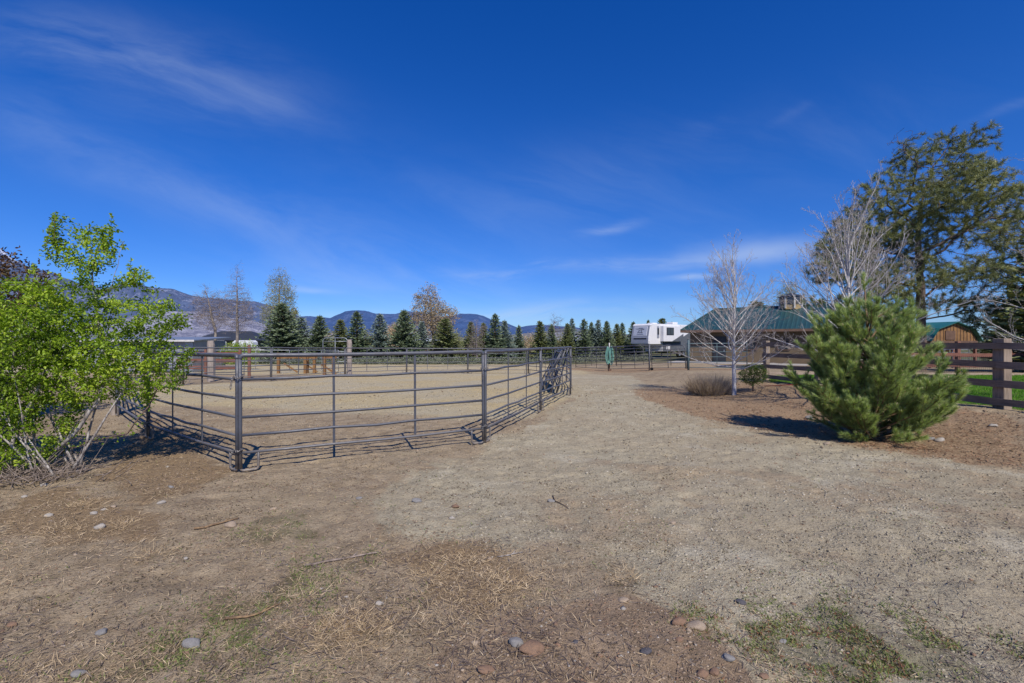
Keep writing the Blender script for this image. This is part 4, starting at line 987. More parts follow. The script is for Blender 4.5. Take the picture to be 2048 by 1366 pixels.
def spruce(px, top, hw, Z, var, label, nm='spruce_tree', group='windbreak conifers beyond the pen', lean=0):
    x = (px - 1024) / F * Z; h = (683 - top) / F * Z + EYE + .42 ; cm, tm, bm, rad = SPV[var]
    t = empty(nm, (x, Z, float(H(x, Z))), label, 'tree', random.uniform(0, 6.28), group)
    for a, c in (('trunk', tm), ('branches', bm), ('crown', cm)): link(a, c, t)
    s = h / 5; w = 1.28 * hw / F * Z / rad; t.scale = (w * random.uniform(.85, 1.1), w, s); t.rotation_euler.x = random.uniform(-.03, .03); t.rotation_euler.y = random.uniform(-.035, .035); return t
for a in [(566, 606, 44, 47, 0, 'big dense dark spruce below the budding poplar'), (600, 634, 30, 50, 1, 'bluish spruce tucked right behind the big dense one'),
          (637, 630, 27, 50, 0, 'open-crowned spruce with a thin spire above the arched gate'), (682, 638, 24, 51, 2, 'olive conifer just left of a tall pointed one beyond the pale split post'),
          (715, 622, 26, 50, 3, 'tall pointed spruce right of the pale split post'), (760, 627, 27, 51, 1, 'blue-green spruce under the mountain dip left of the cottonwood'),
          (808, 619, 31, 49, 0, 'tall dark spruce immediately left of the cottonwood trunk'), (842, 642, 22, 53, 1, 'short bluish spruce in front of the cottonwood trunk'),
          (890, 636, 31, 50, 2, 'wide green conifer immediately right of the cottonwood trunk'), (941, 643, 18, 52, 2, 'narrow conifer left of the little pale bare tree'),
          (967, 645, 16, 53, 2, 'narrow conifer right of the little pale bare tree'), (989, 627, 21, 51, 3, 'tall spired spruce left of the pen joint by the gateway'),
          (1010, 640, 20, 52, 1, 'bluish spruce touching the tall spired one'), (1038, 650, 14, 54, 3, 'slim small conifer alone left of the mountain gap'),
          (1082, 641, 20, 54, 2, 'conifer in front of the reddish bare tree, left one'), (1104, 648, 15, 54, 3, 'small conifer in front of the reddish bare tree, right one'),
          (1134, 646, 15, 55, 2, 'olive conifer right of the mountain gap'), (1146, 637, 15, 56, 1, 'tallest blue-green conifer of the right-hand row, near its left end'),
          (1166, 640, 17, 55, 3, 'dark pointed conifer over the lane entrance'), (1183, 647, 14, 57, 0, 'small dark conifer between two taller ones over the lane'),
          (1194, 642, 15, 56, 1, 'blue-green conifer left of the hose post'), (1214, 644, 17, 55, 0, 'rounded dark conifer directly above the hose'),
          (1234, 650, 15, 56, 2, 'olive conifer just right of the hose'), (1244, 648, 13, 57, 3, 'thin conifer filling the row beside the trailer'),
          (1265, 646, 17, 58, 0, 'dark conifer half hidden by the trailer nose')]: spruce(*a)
for i_, (px, top, hw, Z, lab) in enumerate([(655, 655, 14, 56, 'tan brushy shrub between the open spruce and the olive conifer'), (735, 652, 14, 57, 'grey-tan brush filling the gap right of the tall pointed spruce'), (785, 640, 20, 57, 'straw-coloured brush left of the tall dark spruce'),
        (915, 655, 14, 57, 'greenish brush right of the wide green conifer'), (1060, 664, 16, 58, 'low olive brush in the mountain gap'), (1120, 662, 12, 58, 'tan brush below the reddish bare tree')]):
    x = (px - 1024) / F * Z; h = (683 - top) / F * Z + 2.1; w = hw / F * Z
    generic_tree('brush_shrub', lab, 'shrub', x, Z, [(0, 0, 0), (0, 0, .4)], [(0, 0, h * .5, w, w, h * .45)], 160, .22, 1.5, .28, .01, .05, 'bark_grey', ('leaf_catkin' if i_ % 2 else 'straw', 14, .15, .3, .03, .07, .2, 'rhomb', .04), 300 + i_, group='brush between the windbreak conifers')
for a in [(1296, 642, 12, 75, 0, 'dark treetop rising over the front of the trailer roof'), (1323, 638, 22, 78, 2, 'olive treetop rising over the middle of the trailer roof'), (1346, 646, 14, 80, 3, 'dark treetop between the trailer and the barn eave'),
          (1512, 603, 42, 72, 2, 'dark conifer top showing behind the barn ridge'), (1640, 600, 40, 66, 0, 'dark conifer right of the barn cupola'), (1410, 640, 26, 84, 3, 'small conifer top behind the low end of the barn roof')]: spruce(*a, nm='conifer_tree', group='conifers behind the trailer and barn')
spruce(2105, 430, 82, 22, 2, 'large dense dark spruce at the right edge beyond the red fence', group='spruces at the right edge')
spruce(2030, 600, 50, 36, 2, 'dark spruce behind the gambrel shed roof', group='spruces at the right edge')

# ---- big wind-swept pine
def big_pine():
    Z = 25.; rn = np.random.default_rng(77); x0 = (1843 - 1024) / F * Z; k = Z / F
    t = empty('pine_tree', (x0, Z, float(H(x0, Z)) - .05), 'tall wind-swept old pine leaning right beyond the lawn', 'tree')
    def C(px, py, rx, rz, w=None, dy=0, ry=None):
        q = [(px - 1843) * k, dy, (683 - py) * k + EYE - float(H(x0, Z)), rx * k, (ry or min(rx, 70)) * k, rz * k]
        return tuple(q + ([w] if w else []))
    bl = [C(1800, 275, 28, 22), C(1935, 275, 50, 26), C(1850, 300, 60, 34), C(1955, 315, 40, 40), C(1795, 320, 30, 40), C(1880, 350, 95, 40), C(1750, 375, 45, 32), C(1980, 395, 60, 28), C(2030, 400, 45, 40), C(1850, 420, 110, 40), C(1950, 450, 90, 50), C(2040, 480, 60, 60),
          C(1690, 450, 45, 30, 3.5), C(1760, 470, 70, 40), C(1665, 500, 40, 34, 3.), C(1640, 535, 30, 28, 2.), C(1700, 545, 75, 34, 6.), C(1740, 410, 50, 38, 5.), C(1700, 490, 60, 34, 6.), C(1770, 580, 60, 34, 5.), C(1645, 600, 40, 26, 2.5), C(1720, 640, 60, 28, 3.), C(1800, 540, 70, 40), C(1930, 545, 70, 30, None), C(2040, 570, 50, 40), C(1690, 600, 60, 25), C(1790, 610, 60, 30), C(1900, 600, 70, 25), C(1980, 625, 60, 30), C(1850, 480, 90, 60, 9., 2.0), C(1850, 400, 90, 60, 9., -2.0), C(1860, 560, 80, 40, 5., -2.2)]
    att = in_blobs(bl, 5600, rn)
    tp = [(1843, 700), (1842, 600), (1840, 520), (1838, 450), (1846, 390), (1868, 330), (1900, 285)]
    tr = [C(a, b, 1, 1)[:3] for a, b in tp]; tr[0] = (0, 0, 0)
    base = [tr[0]]; par = [0]
    def run(pts, start):
        prev = start; q = np.array(base[start])
        for p in pts:
            p = np.array(p); m = max(1, int(np.linalg.norm(p - q) / .35))
            for j in range(1, m + 1): base.append(tuple(q + (p - q) * j / m + rn.normal(size=3) * .03)); par.append(prev); prev = len(base) - 1
            q = p
        return prev
    run(tr[1:], 0)
    tb = np.array(base)
    for pts in ([(1870, 500), (1940, 440), (2020, 370)], [(1880, 480), (1960, 440), (2045, 430)], [(1855, 590), (1930, 540), (2030, 520)], [(1800, 500), (1750, 480), (1700, 450)], [(1810, 570), (1740, 550), (1660, 520)], [(1860, 420), (1910, 350), (1950, 290)], [(1830, 400), (1815, 340), (1800, 280)], [(1820, 450), (1780, 410), (1750, 380)], [(1850, 640), (1920, 620), (1990, 620)], [(1810, 640), (1760, 620), (1700, 600)]):
        p0 = np.array(C(*pts[0], 1, 1)[:3]); dd = np.abs(tb[:, 2] - (p0[2] - abs(p0[0]) * .35 - .3)); run([C(a, b, 1, 1, None, rn.normal() * .6)[:3] for a, b in pts], int(dd.argmin()))
    P, par = colonize(att, base, par, .22, 2.6, .25, 130, .04, rn, .2, 14000)
    paths, r, tips = skeleton_paths(P, par, .009, 2.25, .23, 1.25); big, small = tubes_split(paths, .045, (9, 5, 3))
    big.build('trunk', M['bark_pine'], t, True); small.build('branches', M['bark_pine'], t, True)
    d = parent_dirs(P, par); sel = np.where(r < .02)[0]; per = 46
    shed = fbm(P[:, 0] * .9 + 40, P[:, 2] * .9 + 40, 3, 5); sel = np.array([i for i in sel if shed[i] > .40])
    idx = np.repeat(sel, per); n = len(idx); dd = d[idx] + np.array([.25, 0, .25])
    q = P[idx] + d[idx] * rn.uniform(-.15, .12, (n, 1)) + rn.normal(size=(n, 3)) * .03; v = unit(dd) * .8 + unit(rn.normal(size=(n, 3))) * .95
    tn = np.clip(rn.normal(.45, .16, n) + np.repeat(rn.normal(0, .2, len(sel)), per), 0, 1)
    leaf_obj('crown', blades(q, v, rn.uniform(.15, .27, n), rn.uniform(.015, .025, n), 'tri', tn, rn), M['needle_pine'], t); open('/tmp/log','a').write(f'pine {len(P)} {n}\n')
big_pine()
# ---- small dull shrub-pines and dry branches right of the big pine
generic_tree('pine_tree', 'lower half-dry pine with tan needles right of the big pine', 'tree', 27.2, 24, [(0, 0, 0), (0, 0, 2.5), (.2, 0, 4)], [(-1.6, 0, 2.5, 1.5, 1.2, .9), (0, 0, 3.3, 1.6, 1.4, 1.2), (.6, 0, 2, 1.5, 1.4, .9)], 800, .2, 1.8, .3, .01, .14, 'bark_pine', ('needle_olive', 16, .14, .24, .02, .035, .05, 'tri', .028), 91)

# ---- white-barked multi-stem trees, leafless
def birch(x, y, h, label, seed, fork=.32, spread=1.15, rz=0, stems=36, r=.062):
    rn = np.random.default_rng(seed); t = empty('birch_tree', (x, y, float(H(x, y)) - .03), label, 'tree', rz, 'leafless white-barked trees')
    big, small, tw = MB(), MB(), MB()
    zf = h * .2; 
    big.tube([(0, 0, 0), (.01, 0, zf * .5), (0, .01, zf), (.0, 0, h * .45), (.02, 0, h * .7)], [r * 1.15, r, r * .9, r * .42, r * .2], 10, cap=False)
    def twig(p, d, L, r0, lev):
        m = 7 if lev < 2 else 5; pts = [p]; dd = np.array(d)
        for i in range(m):
            dd = unit(dd + rn.normal(size=3) * (.10 + .04 * lev) + np.array([0, 0, (.05, .06, .05, .03)[lev]]))
            pts.append(pts[-1] + dd * L / m)
        rr = np.linspace(r0, max(.0022, r0 * .3), m + 1)
        (big if r0 > .018 else small if r0 > .007 else tw).tube(pts, rr, 8 if r0 > .018 else 5 if r0 > .007 else 3, cap=False)
        if lev < 3:
            nc = (10, 4, 3)[lev]
            for c in range(nc):
                f = (.22 + .74 * (c + rn.random()) / nc); i = min(m - 1, int(f * m)); q = pts[i] + (pts[i + 1] - pts[i]) * (f * m - i)
                ax = unit(pts[i + 1] - pts[i]); s = unit(np.cross(ax, rn.normal(size=3))); an = rn.uniform(.38, .75)
                nd = unit(ax * math.cos(an) + s * math.sin(an) + np.array([0, 0, .12])); twig(q, nd, L * (1 - f * .55) * rn.uniform(.34, .6), max(.0024, rr[i] * .48), lev + 1)
    for k in range(stems):
        f = k / (stems - 1); z = zf * (.85 + .1 * rn.random()) + f * h * .42; a = k * 2.399 + rn.normal() * .3
        el = R(14 + 54 * f ** .85 + rn.normal() * 5) ; L = h * (.46 - .14 * f) * rn.uniform(.85, 1.12) * (1.0 if f > .1 else .85)
        d = np.array([math.cos(a) * math.cos(el) * spread, math.sin(a) * math.cos(el) * spread, math.sin(el)])
        twig(np.array([0, 0, z]), unit(d), L, r * (.30 - .12 * f), 0)
    for k in range(4):
        a = k * 1.7; twig(np.array([0, 0, h * (.5 + .06 * k)]), unit(np.array([math.cos(a) * .25, math.sin(a) * .25, 1])), h * .36, r * .3, 0)
    big.build('trunk', M['bark_birch'], t, True); small.build('branches', M['bark_birch'], t, True); tw.build('twigs', M['bark_twig'], t, True)
    return t
bx_, by_ = at(1468, 790); birch(bx_, by_, 4.9, 'leafless white-barked tree between the dry grass clump and green shrub', 3)
birch(8.3, 11.2, 5.3, 'leafless white-barked tree standing directly behind the young pine', 9, spread=1.0, stems=30, r=.07)
birch(12.6, 10.2, 4.0, 'leafless white-barked tree at the right edge by the lawn', 14, stems=20)

# ---- young pine in front
def young_pine():
    x, y = at(1748, 880); rn = np.random.default_rng(21); z0 = float(H(x, y))
    t = empty('young_pine', (x, y, z0 - .03), 'bushy bright green young pine growing beside the path', 'pine tree')
    wood = MB(); cores = []   # branchlet polylines carrying needles
    buds = MB()
    hgt = 2.62
    trunk = np.array([(0, 0, 0), (.03, 0, .6), (-.02, .02, 1.2), (-.1, 0, 1.8), (-.16, 0, hgt)]); wood.tube(trunk, [.06, .05, .038, .024, .01], 8)
    def tz(z): return np.array([np.interp(z, trunk[:, 2], trunk[:, 0]), 0, z])
    def branch(p, d, L, r0, lev):
        m = max(4, int(L / .11)); pts = [p]; dd = np.array(d)
        for i in range(m):
            dd = unit(dd + rn.normal(size=3) * .07 + np.array([0, 0, .06 + .09 * lev])); pts.append(pts[-1] + dd * L / m)
        pts = np.array(pts); pts[:, 2] = np.maximum(pts[:, 2], .05)
        wood.tube(pts, np.linspace(r0, .004, m + 1), 5 if lev == 0 else 4, cap=False)
        cores.append((pts, .42 if lev == 0 else .12, lev))
        if lev < 2:
            nsub = int(L / (.135 if lev == 0 else .16))
            for c in range(nsub):
                f = .2 + .76 * (c + rn.random() * .8) / max(1, nsub); i = min(m - 1, int(f * m)); q = pts[i] + (pts[i + 1] - pts[i]) * (f * m - i); ax = unit(pts[i + 1] - pts[i])
                s = unit(np.cross(ax, np.array([0, 0, 1.]) + rn.normal(size=3) * .35)) * (1 if c % 2 else -1); an = rn.uniform(.6, .95)
                branch(q, unit(ax * math.cos(an) + s * math.sin(an) + np.array([0, 0, .1])), L * (1 - f * .6) * rn.uniform(.26, .46), r0 * .5, lev + 1)
    zs = [0, .3, .7, 1.1, 1.5, 1.9, 2.2, 2.5]; ls = [.85, 1.15, 1.36, 1.38, 1.3, 1.08, .82, .5]
    nb = 98
    for k in range(nb):
        zt = .12 + 2.42 * ((k + .8 * rn.random()) / nb) ** .95; a = k * 2.399 + rn.normal() * .3
        lump = .72 + .5 * float(fbm(np.array([a * 1.1 + 7]), np.array([zt * 1.6]), 2, 77)[0]); reach = np.interp(zt, zs, ls) * lump * rn.uniform(.85, 1.08)
        zo = float(np.clip(zt - reach * (.22 + .28 * zt), .04, hgt - .1)); o3 = tz(zo); tip = np.array([reach * math.cos(a), reach * math.sin(a) * .9, zt]); tip[0] = tip[0] * ((1.08 if zt < 1.2 else .80) if tip[0] > 0 else 1.05)
        dv = tip - o3; L = np.linalg.norm(dv); branch(o3, unit(dv + np.array([0, 0, -.12 * L])), L, .016, 0)
    branch(np.array([-.16, 0, hgt - .1]), np.array([-.1, 0, 1.]), .42, .014, 0)
    for dx, hh in ((-.62, 2.2), (.12, 2.45), (.32, 2.3), (-.3, 2.45)): branch(np.array([dx * .6, .05, hh - .45]), unit(np.array([dx * .4, 0, 1.])), .5, .012, 1)
    PP = []; DD = []; LL = []; TT = []
    for pts, f0, lev in cores:
        seg = np.diff(pts, axis=0); sl = np.linalg.norm(seg, axis=1); tot = sl.sum(); n = int(tot * (1 - f0) * 640); 
        if n < 4: continue
        s = f0 * tot + (1 - f0) * tot * rn.random(n); cs = np.concatenate([[0], np.cumsum(sl)]); i = np.clip(np.searchsorted(cs, s) - 1, 0, len(seg) - 1)
        q = pts[i] + seg[i] * ((s - cs[i]) / sl[i])[:, None]; ax = unit(seg[i]); sd = unit(np.cross(ax, rn.normal(size=(n, 3))))
        an = rn.uniform(.4, .95, n)[:, None] * (1.15 - .45 * (s / tot)[:, None]); PP.append(q); DD.append(ax * np.cos(an) + sd * np.sin(an)); LL.append(rn.uniform(.07, .115, n)); TT.append(np.clip(rn.normal(.38, .14, n) + rn.normal() * .2 + .22 * (s / tot - .5), 0, 1))
        tip = pts[-1]; ax = unit(pts[-1] - pts[-2]); k = 26; PP.append(np.repeat(tip[None], k, 0) - ax * rn.uniform(0, .03, (k, 1))); an = rn.uniform(.1, .6, (k, 1)); sd = unit(np.cross(np.repeat(ax[None], k, 0), rn.normal(size=(k, 3)))); DD.append(ax * np.cos(an) + sd * np.sin(an)); LL.append(rn.uniform(.08, .12, k)); TT.append(np.clip(rn.normal(.68, .14, k), 0, 1))
        if rn.random() < .3 and lev: buds.tube([tip, tip + ax * .03, tip + ax * .06], [.006, .007, .003], 5)
    PP = np.concatenate(PP); DD = np.concatenate(DD); LL = np.concatenate(LL); TT = np.concatenate(TT)
    wood.build('trunk', M['bark_young'], t, True); buds.build('buds', M['bud'], t, True)['kind'] = 'stuff'
    leaf_obj('crown', blades(PP, DD, LL, .0056, 'tri', TT, rn), M['needle_young'], t); print('ypine', len(PP))
young_pine()

# ---- round green shrub and dry grass clump
sx, sy = at(1506, 782)
def round_shrub():
    rn = np.random.default_rng(4)
    t = generic_tree('round_shrub', 'round dark green shrub right of the white-barked tree', 'shrub', sx, sy, [(0, 0, 0), (0, 0, .15)], [(0, 0, .55, .46, .4, .36), (.1, 0, .7, .3, .3, .25)], 700, .045, .4, .07, .003, .03, 'bark_brown', ('leaf_round', 7, .025, .05, .014, .026, .035, 'oval', .009), 61, thr=.012)
round_shrub()
def dry_clump():
    x, y = at(1418, 790); rn = np.random.default_rng(6); n = 3600
    t = empty('grass_clump', (x, y, float(H(x, y))), 'clump of dry tan ornamental grass at the foot of the white-barked tree', 'dry grass')
    a = rn.random(n) * 6.283; rr = np.sqrt(rn.random(n)) * .34; P = np.stack([rr * np.cos(a) * 1.6, rr * np.sin(a), np.full(n, 0.)], 1)
    out = np.stack([np.cos(a) * rr * 1.5, np.sin(a) * rr * 1.2, np.zeros(n)], 1); D_ = out + rn.normal(size=(n, 3)) * .22 + np.array([0, 0, .75]); D_[:, 2] = np.abs(D_[:, 2])
    L = rn.uniform(.35, .85, n)
    da = blades(P, D_, L, rn.uniform(.006, .014, n), 'tri', np.clip(rn.normal(.55, .25, n), 0, 1), rn); leaf_obj('blades', da, M['shrub_dry'], t)
    b = MB()
    for _ in range(260):
        a = rn.random() * 6.28; r = rn.random() * .3; p = np.array([r * math.cos(a) * 1.6, r * math.sin(a), 0]); d = unit(np.array([math.cos(a) * .7, math.sin(a) * .6, .6 + rn.random() * .6])); L = rn.uniform(.2, .6)
        q = p + d * L * .55 + rn.normal(size=3) * .03; b.tube([p, q, q + unit(d + rn.normal(size=3) * .4) * L * .45], [.006, .004, .002], 3, cap=False)
    b.build('stems', M['bark_brown'], t, True)
dry_clump()

# ------------------------------------------------------------------ stones
def stone_mesh(seed, mat):
    import bmesh
    bm = bmesh.new(); bmesh.ops.create_icosphere(bm, subdivisions=3, radius=1)
    rn = random.Random(seed); off = Vector((rn.random() * 50, rn.random() * 50, rn.random() * 50)); rn2 = [[rn.uniform(-1, 1) for _ in range(3)] for _ in range(5)]
    from mathutils import noise
    for v in bm.verts:
        k = 1 + .34 * noise.noise(v.co * 1.0 + off) + .12 * noise.noise(v.co * 2.6 + off); v.co *= k
        for pl in range(5):
            d = Vector((rn2[pl][0], rn2[pl][1], rn2[pl][2])).normalized(); q = v.co.dot(d) - .78
            if q > 0: v.co -= d * q * .8
    me = bpy.data.meshes.new('rock'); bm.to_mesh(me); bm.free(); me.polygons.foreach_set('use_smooth', np.ones(len(me.polygons), bool)); me.materials.append(M[mat]); return me
ROCKS = [(833, 1007, 11, 'grey', 'smooth blue-grey stone on the pale sand patch by the pen corner'), (718, 1000, 8, 'grey', 'small grey stone left of the pale sand patch'), (545, 1018, 7, 'tan', 'small tan stone on brown earth below the front pen corner'),
         (458, 1054, 15, 'tan', 'flat tan stone at the end of the short stick'), (86, 970, 10, 'white', 'flat pale stone just in front of the twig heap'), (48, 993, 7, 'white', 'small pale stone in the straw at the left edge'), (95, 1034, 8, 'white', 'white stone in the orange straw at left'),
         (185, 1028, 7, 'white', 'white stone, left one of the three in the straw'), (225, 1015, 7, 'tan', 'tan stone, upper one of the three in the straw'), (206, 1021, 5, 'white', 'smallest stone between the other two in the straw'), (197, 1057, 11, 'white', 'elongated pale stone below the three in the straw'),
         (320, 1008, 9, 'white', 'pale stone on brown earth left of the pen corner foot'), (341, 973, 6, 'grey', 'small grey stone nearest the shadow of the bush'), (470, 966, 5, 'tan', 'tiny tan stone right below the front pen post'),
         (911, 1015, 8, 'brown', 'brown stone right of the blue-grey stone on the sand'), (904, 1041, 6, 'white', 'little white stone below the brown one on the sand edge'), (759, 1208, 8, 'white', 'round white stone above the dry straw tuft'),
         (380, 1291, 18, 'grey', 'flat grey slab in the weeds near the bottom left'), (152, 1354, 14, 'grey', 'rounded grey stone at the bottom left edge'), (200, 1271, 12, 'grey', 'flat grey stone sunk in the earth at bottom left'),
         (22, 1250, 9, 'brown', 'reddish stone at the left edge'), (950, 1290, 7, 'tan', 'pale tan stone left of the earth mound'), (972, 1348, 15, 'brown', 'broad reddish stone at the bottom beside the mound'), (370, 1114, 5, 'white', 'tiny pale stone among straw above the bare patch'),
         (692, 1191, 5, 'white', 'tiny pale stone near the green weeds'), (1246, 1205, 10, 'tan', 'egg-shaped tan stone on top of the mound'), (1034, 1292, 14, 'grey', 'grey stone touching the large reddish-brown one'), (1063, 1305, 22, 'brown', 'largest reddish-brown boulder on the mound'),
         (1360, 1254, 14, 'brown', 'brown stone left of the long grey-brown one on the mound'), (1394, 1256, 18, 'tan', 'long grey-brown stone at the right edge of the mound'), (1293, 1308, 10, 'dark', 'oval dark stone in the middle of the mound'), (1459, 1322, 12, 'grey', 'slanted grey stone at the mound foot by the weeds'),
         (1406, 1350, 11, 'brown', 'orange-brown stone at the bottom edge of the mound'), (1431, 1347, 10, 'brown', 'second brown stone at the bottom edge beside the orange-brown one'), (1151, 1285, 6, 'dark', 'small dark pebble near the reddish-brown boulder'),
         (1104, 1000, 8, 'grey', 'blue-grey stone beside the crooked twig on the path'), (1656, 889, 6, 'tan', 'orange-tan stone on the needles below the young pine'), (1881, 881, 9, 'white', 'round pale stone at the foot of the young pine'), (1862, 879, 9, 'grey', 'grey stone half under the young pine'),
         (1484, 1207, 10, 'dark', 'dark flat stone among the weeds right of the mound'), (1566, 1277, 8, 'grey', 'grey pebble in the green weeds at bottom right'), (1359, 1285, 8, 'brown', 'brown pebble below the two big mound stones'), (1346, 1048, 6, 'tan', 'small tan stone in the middle of the path'),
         (1529, 1357, 9, 'brown', 'brown stone at the bottom edge in the weeds'), (1620, 836, 7, 'grey', 'grey stone in the shadow left of the young pine'), (1990, 852, 8, 'white', 'pale stone near the foot of the plank fence')]
for i, (px, py, rp, c, lab) in enumerate(ROCKS):
    x, y = at(px, py); s = rp / F * y * (.95 if px < 900 else 1.12); o = link('rock', stone_mesh(i, 'rock_' + c)); fl = random.uniform(.4, .62)
    o.scale = (s, s * random.uniform(.65, .85), s * fl); o.rotation_euler = (random.uniform(-.2, .2), random.uniform(-.2, .2), random.uniform(-.5, .5)); o.location = (x, y + s * .3, h1(x, y) + s * fl * .36); tag(o, lab, 'stone')
def stick(a, b_, r, label, bend=.03, mat='bark_young'):
    p, q = np.array([*at(*a), 0]), np.array([*at(*b_), 0]); bb = MB(); pts = []; rs = []
    sd = unit(np.cross(q - p, [0, 0, 1.]))
    for i in range(9):
        f = i / 8; w = p + (q - p) * f + sd * bend * math.sin(f * 3.3) + sd * random.uniform(-.006, .006); w[2] = h1(w[0], w[1]) + r * .8 + .006; pts.append(w); rs.append(r * (1 - .45 * f))
    bb.tube(pts, rs, 6); k = pts[5]; bb.tube([k, k + np.array([.03, .05, .02])], [r * .6, r * .3], 5)
    tag(bb.build('stick', M[mat], None, True), label, 'stick')
stick((388, 1059), (478, 1040), .011, 'short light stick lying against the flat tan stone')
stick((610, 1131), (758, 1110), .010, 'long grey stick crossing the green weeds', .02, 'bark_heap')
stick((450, 1237), (565, 1207), .009, 'curved pale stick on bare brown earth', .05)
stick((1105, 990), (1136, 1018), .006, 'crooked dark twig on the path beside a blue-grey stone', .03, 'bark_dark')
stick((995, 1115), (1045, 1107), .005, 'thin white stick on the dry grass at centre', .0, 'bark_pale')

# ------------------------------------------------------------------ loose ground cover
def scatter(n, test, ymin=1.6, ymax=16, rnd=rng, k=1.25):
    """random spots, denser close to the camera, kept where test(x, y) says so"""
    u = rnd.random(n); Y = 1 / (1 / ymax + u * (1 / ymin - 1 / ymax)); X = (rnd.random(n) * 2 - 1) * k * Y
    m = rnd.random(n) < test(X, Y); return X[m], Y[m]
def Zt(x, y): return Hd(x, y)
def sandmask(x, y): return poly_mask(x, y, track, .3)
def penmask(x, y): return poly_mask(x, y, PEN, .3) * sstep(9.5, 11, y)
def patchy(x, y, s, sc=1.6, lo=.45, hi=.62): return sstep(lo, hi, fbm(x * sc, y * sc, 4, s))
def lying(n, x, y, rn, tilt=.25):
    a = rn.random(n) * 6.283; return np.stack([np.cos(a), np.sin(a), np.abs(rn.normal(size=n)) * tilt], 1)
def straw_cover():
    rn = np.random.default_rng(101)
    def test(x, y):
        st = np.max([poly_mask(x, y, g, .3) for g in strawz], 0)
        d = .22 + .6 * patchy(x, y, 201, 1.3) + .9 * st; d *= (1 - .93 * sandmask(x, y)) * (1 - .9 * penmask(x, y)) * (1 - .8 * poly_mask(x, y, mound, .1)) * (1 - poly_mask(x, y, LAWN, .1)); return d * .6
    x, y = scatter(150000, test, 1.7, 15, rn); n = len(x); P = np.stack([x, y, Zt(x, y) + .004], 1); d = lying(n, x, y, rn)
    sd = np.cross(d, np.array([0, 0, 1.]) + rn.normal(size=(n, 3)) * .3)
    L = rn.uniform(.02, .075, n) * (1 + .04 * y); W = rn.uniform(.0014, .0032, n) * (1 + .1 * y)
    o = leaf_obj('dry_grass', blades(P, d, L, W, 'rhomb', np.clip(rn.normal(.42, .26, n), 0, 1), rn, sd), M['straw']); tag(o, 'dry straw and grass litter strewn over the brown earth', 'dry grass', kind='stuff'); print('straw', n)
    def t2(x, y): return (.12 + .5 * patchy(x, y, 301, .9, .5, .65)) * (1 - .45 * sandmask(x, y)) * (1 - .9 * penmask(x, y)) * (1 - poly_mask(x, y, LAWN, .1))
    x, y = scatter(50000, t2, 1.7, 14, rn); n = len(x); P = np.stack([x, y, Zt(x, y) + .004], 1); d = lying(n, x, y, rn, .15); sd = np.cross(d, np.array([0, 0, 1.]) + rn.normal(size=(n, 3)) * .3)
    o = leaf_obj('twig_litter', blades(P, d, rn.uniform(.03, .12, n), rn.uniform(.002, .005, n) * (1 + .06 * y), 'rhomb', np.clip(rn.normal(.3, .25, n), 0, 1), rn, sd), M['twigs']); tag(o, 'small dark twigs and bark scraps scattered over the ground', 'twig litter', kind='stuff')
    # standing tufts of dead straw
    PP = []; DD = []; LL = []
    for cx, cy in [at(690, 1250), at(655, 1270), at(735, 1265), at(600, 1190), at(300, 1110), at(120, 1060), at(240, 1050), at(170, 1010), at(860, 1150), at(930, 1120), at(1250, 1150), at(720, 1290), at(1010, 1170)]:
        for _ in range(130):
            a = rn.random() * 6.28; r = rn.random() ** .6 * .16; x = cx + r * math.cos(a); y = cy + r * math.sin(a); PP.append((x, y, h1(x, y))); DD.append((math.cos(a + rn.normal()) * 1.0, math.sin(a + rn.normal()) * 1.0, .25 + .4 * rn.random())); LL.append(rn.uniform(.04, .11))
    o = leaf_obj('straw_tufts', blades(PP, DD, LL, .0035, 'tri', None, rn), M['straw']); tag(o, 'flattened tufts of bleached dead grass', 'dry grass', kind='stuff')
straw_cover()
def weeds():
    rn = np.random.default_rng(103)
    def tg(x, y): return np.clip(np.max([poly_mask(x, y, g, .25) for g in greens], 0) * patchy(x, y, 401, 4.5, .48, .6) + .10 * patchy(x, y, 402, 3, .62, .68), 0, 1)
    for nm, s, mat, lab, num, lo in (('green_weeds', 5, 'moss', 'low green weeds growing in patches over the sand', 85000, 0), ('red_weeds', 6, 'weed_red', 'reddish withered weeds among the green ones', 40000, 1)):
        def test(x, y):
            d = tg(x, y)
            if lo: d = d * patchy(x, y, 409, 3.0, .42, .5) * (x > 1)
            return d
        x, y = scatter(num * 2, test, 1.8, 9, rn); n = len(x); P = np.stack([x, y, Zt(x, y)], 1); d = lying(n, x, y, rn, .9)
        o = leaf_obj(nm, blades(P, d, rn.uniform(.014, .038, n), rn.uniform(.003, .007, n), 'rhomb', np.clip(rn.normal(.45, .25, n), 0, 1), rn), M[mat]); tag(o, lab, 'weeds', kind='stuff'); print(nm, n)
weeds()
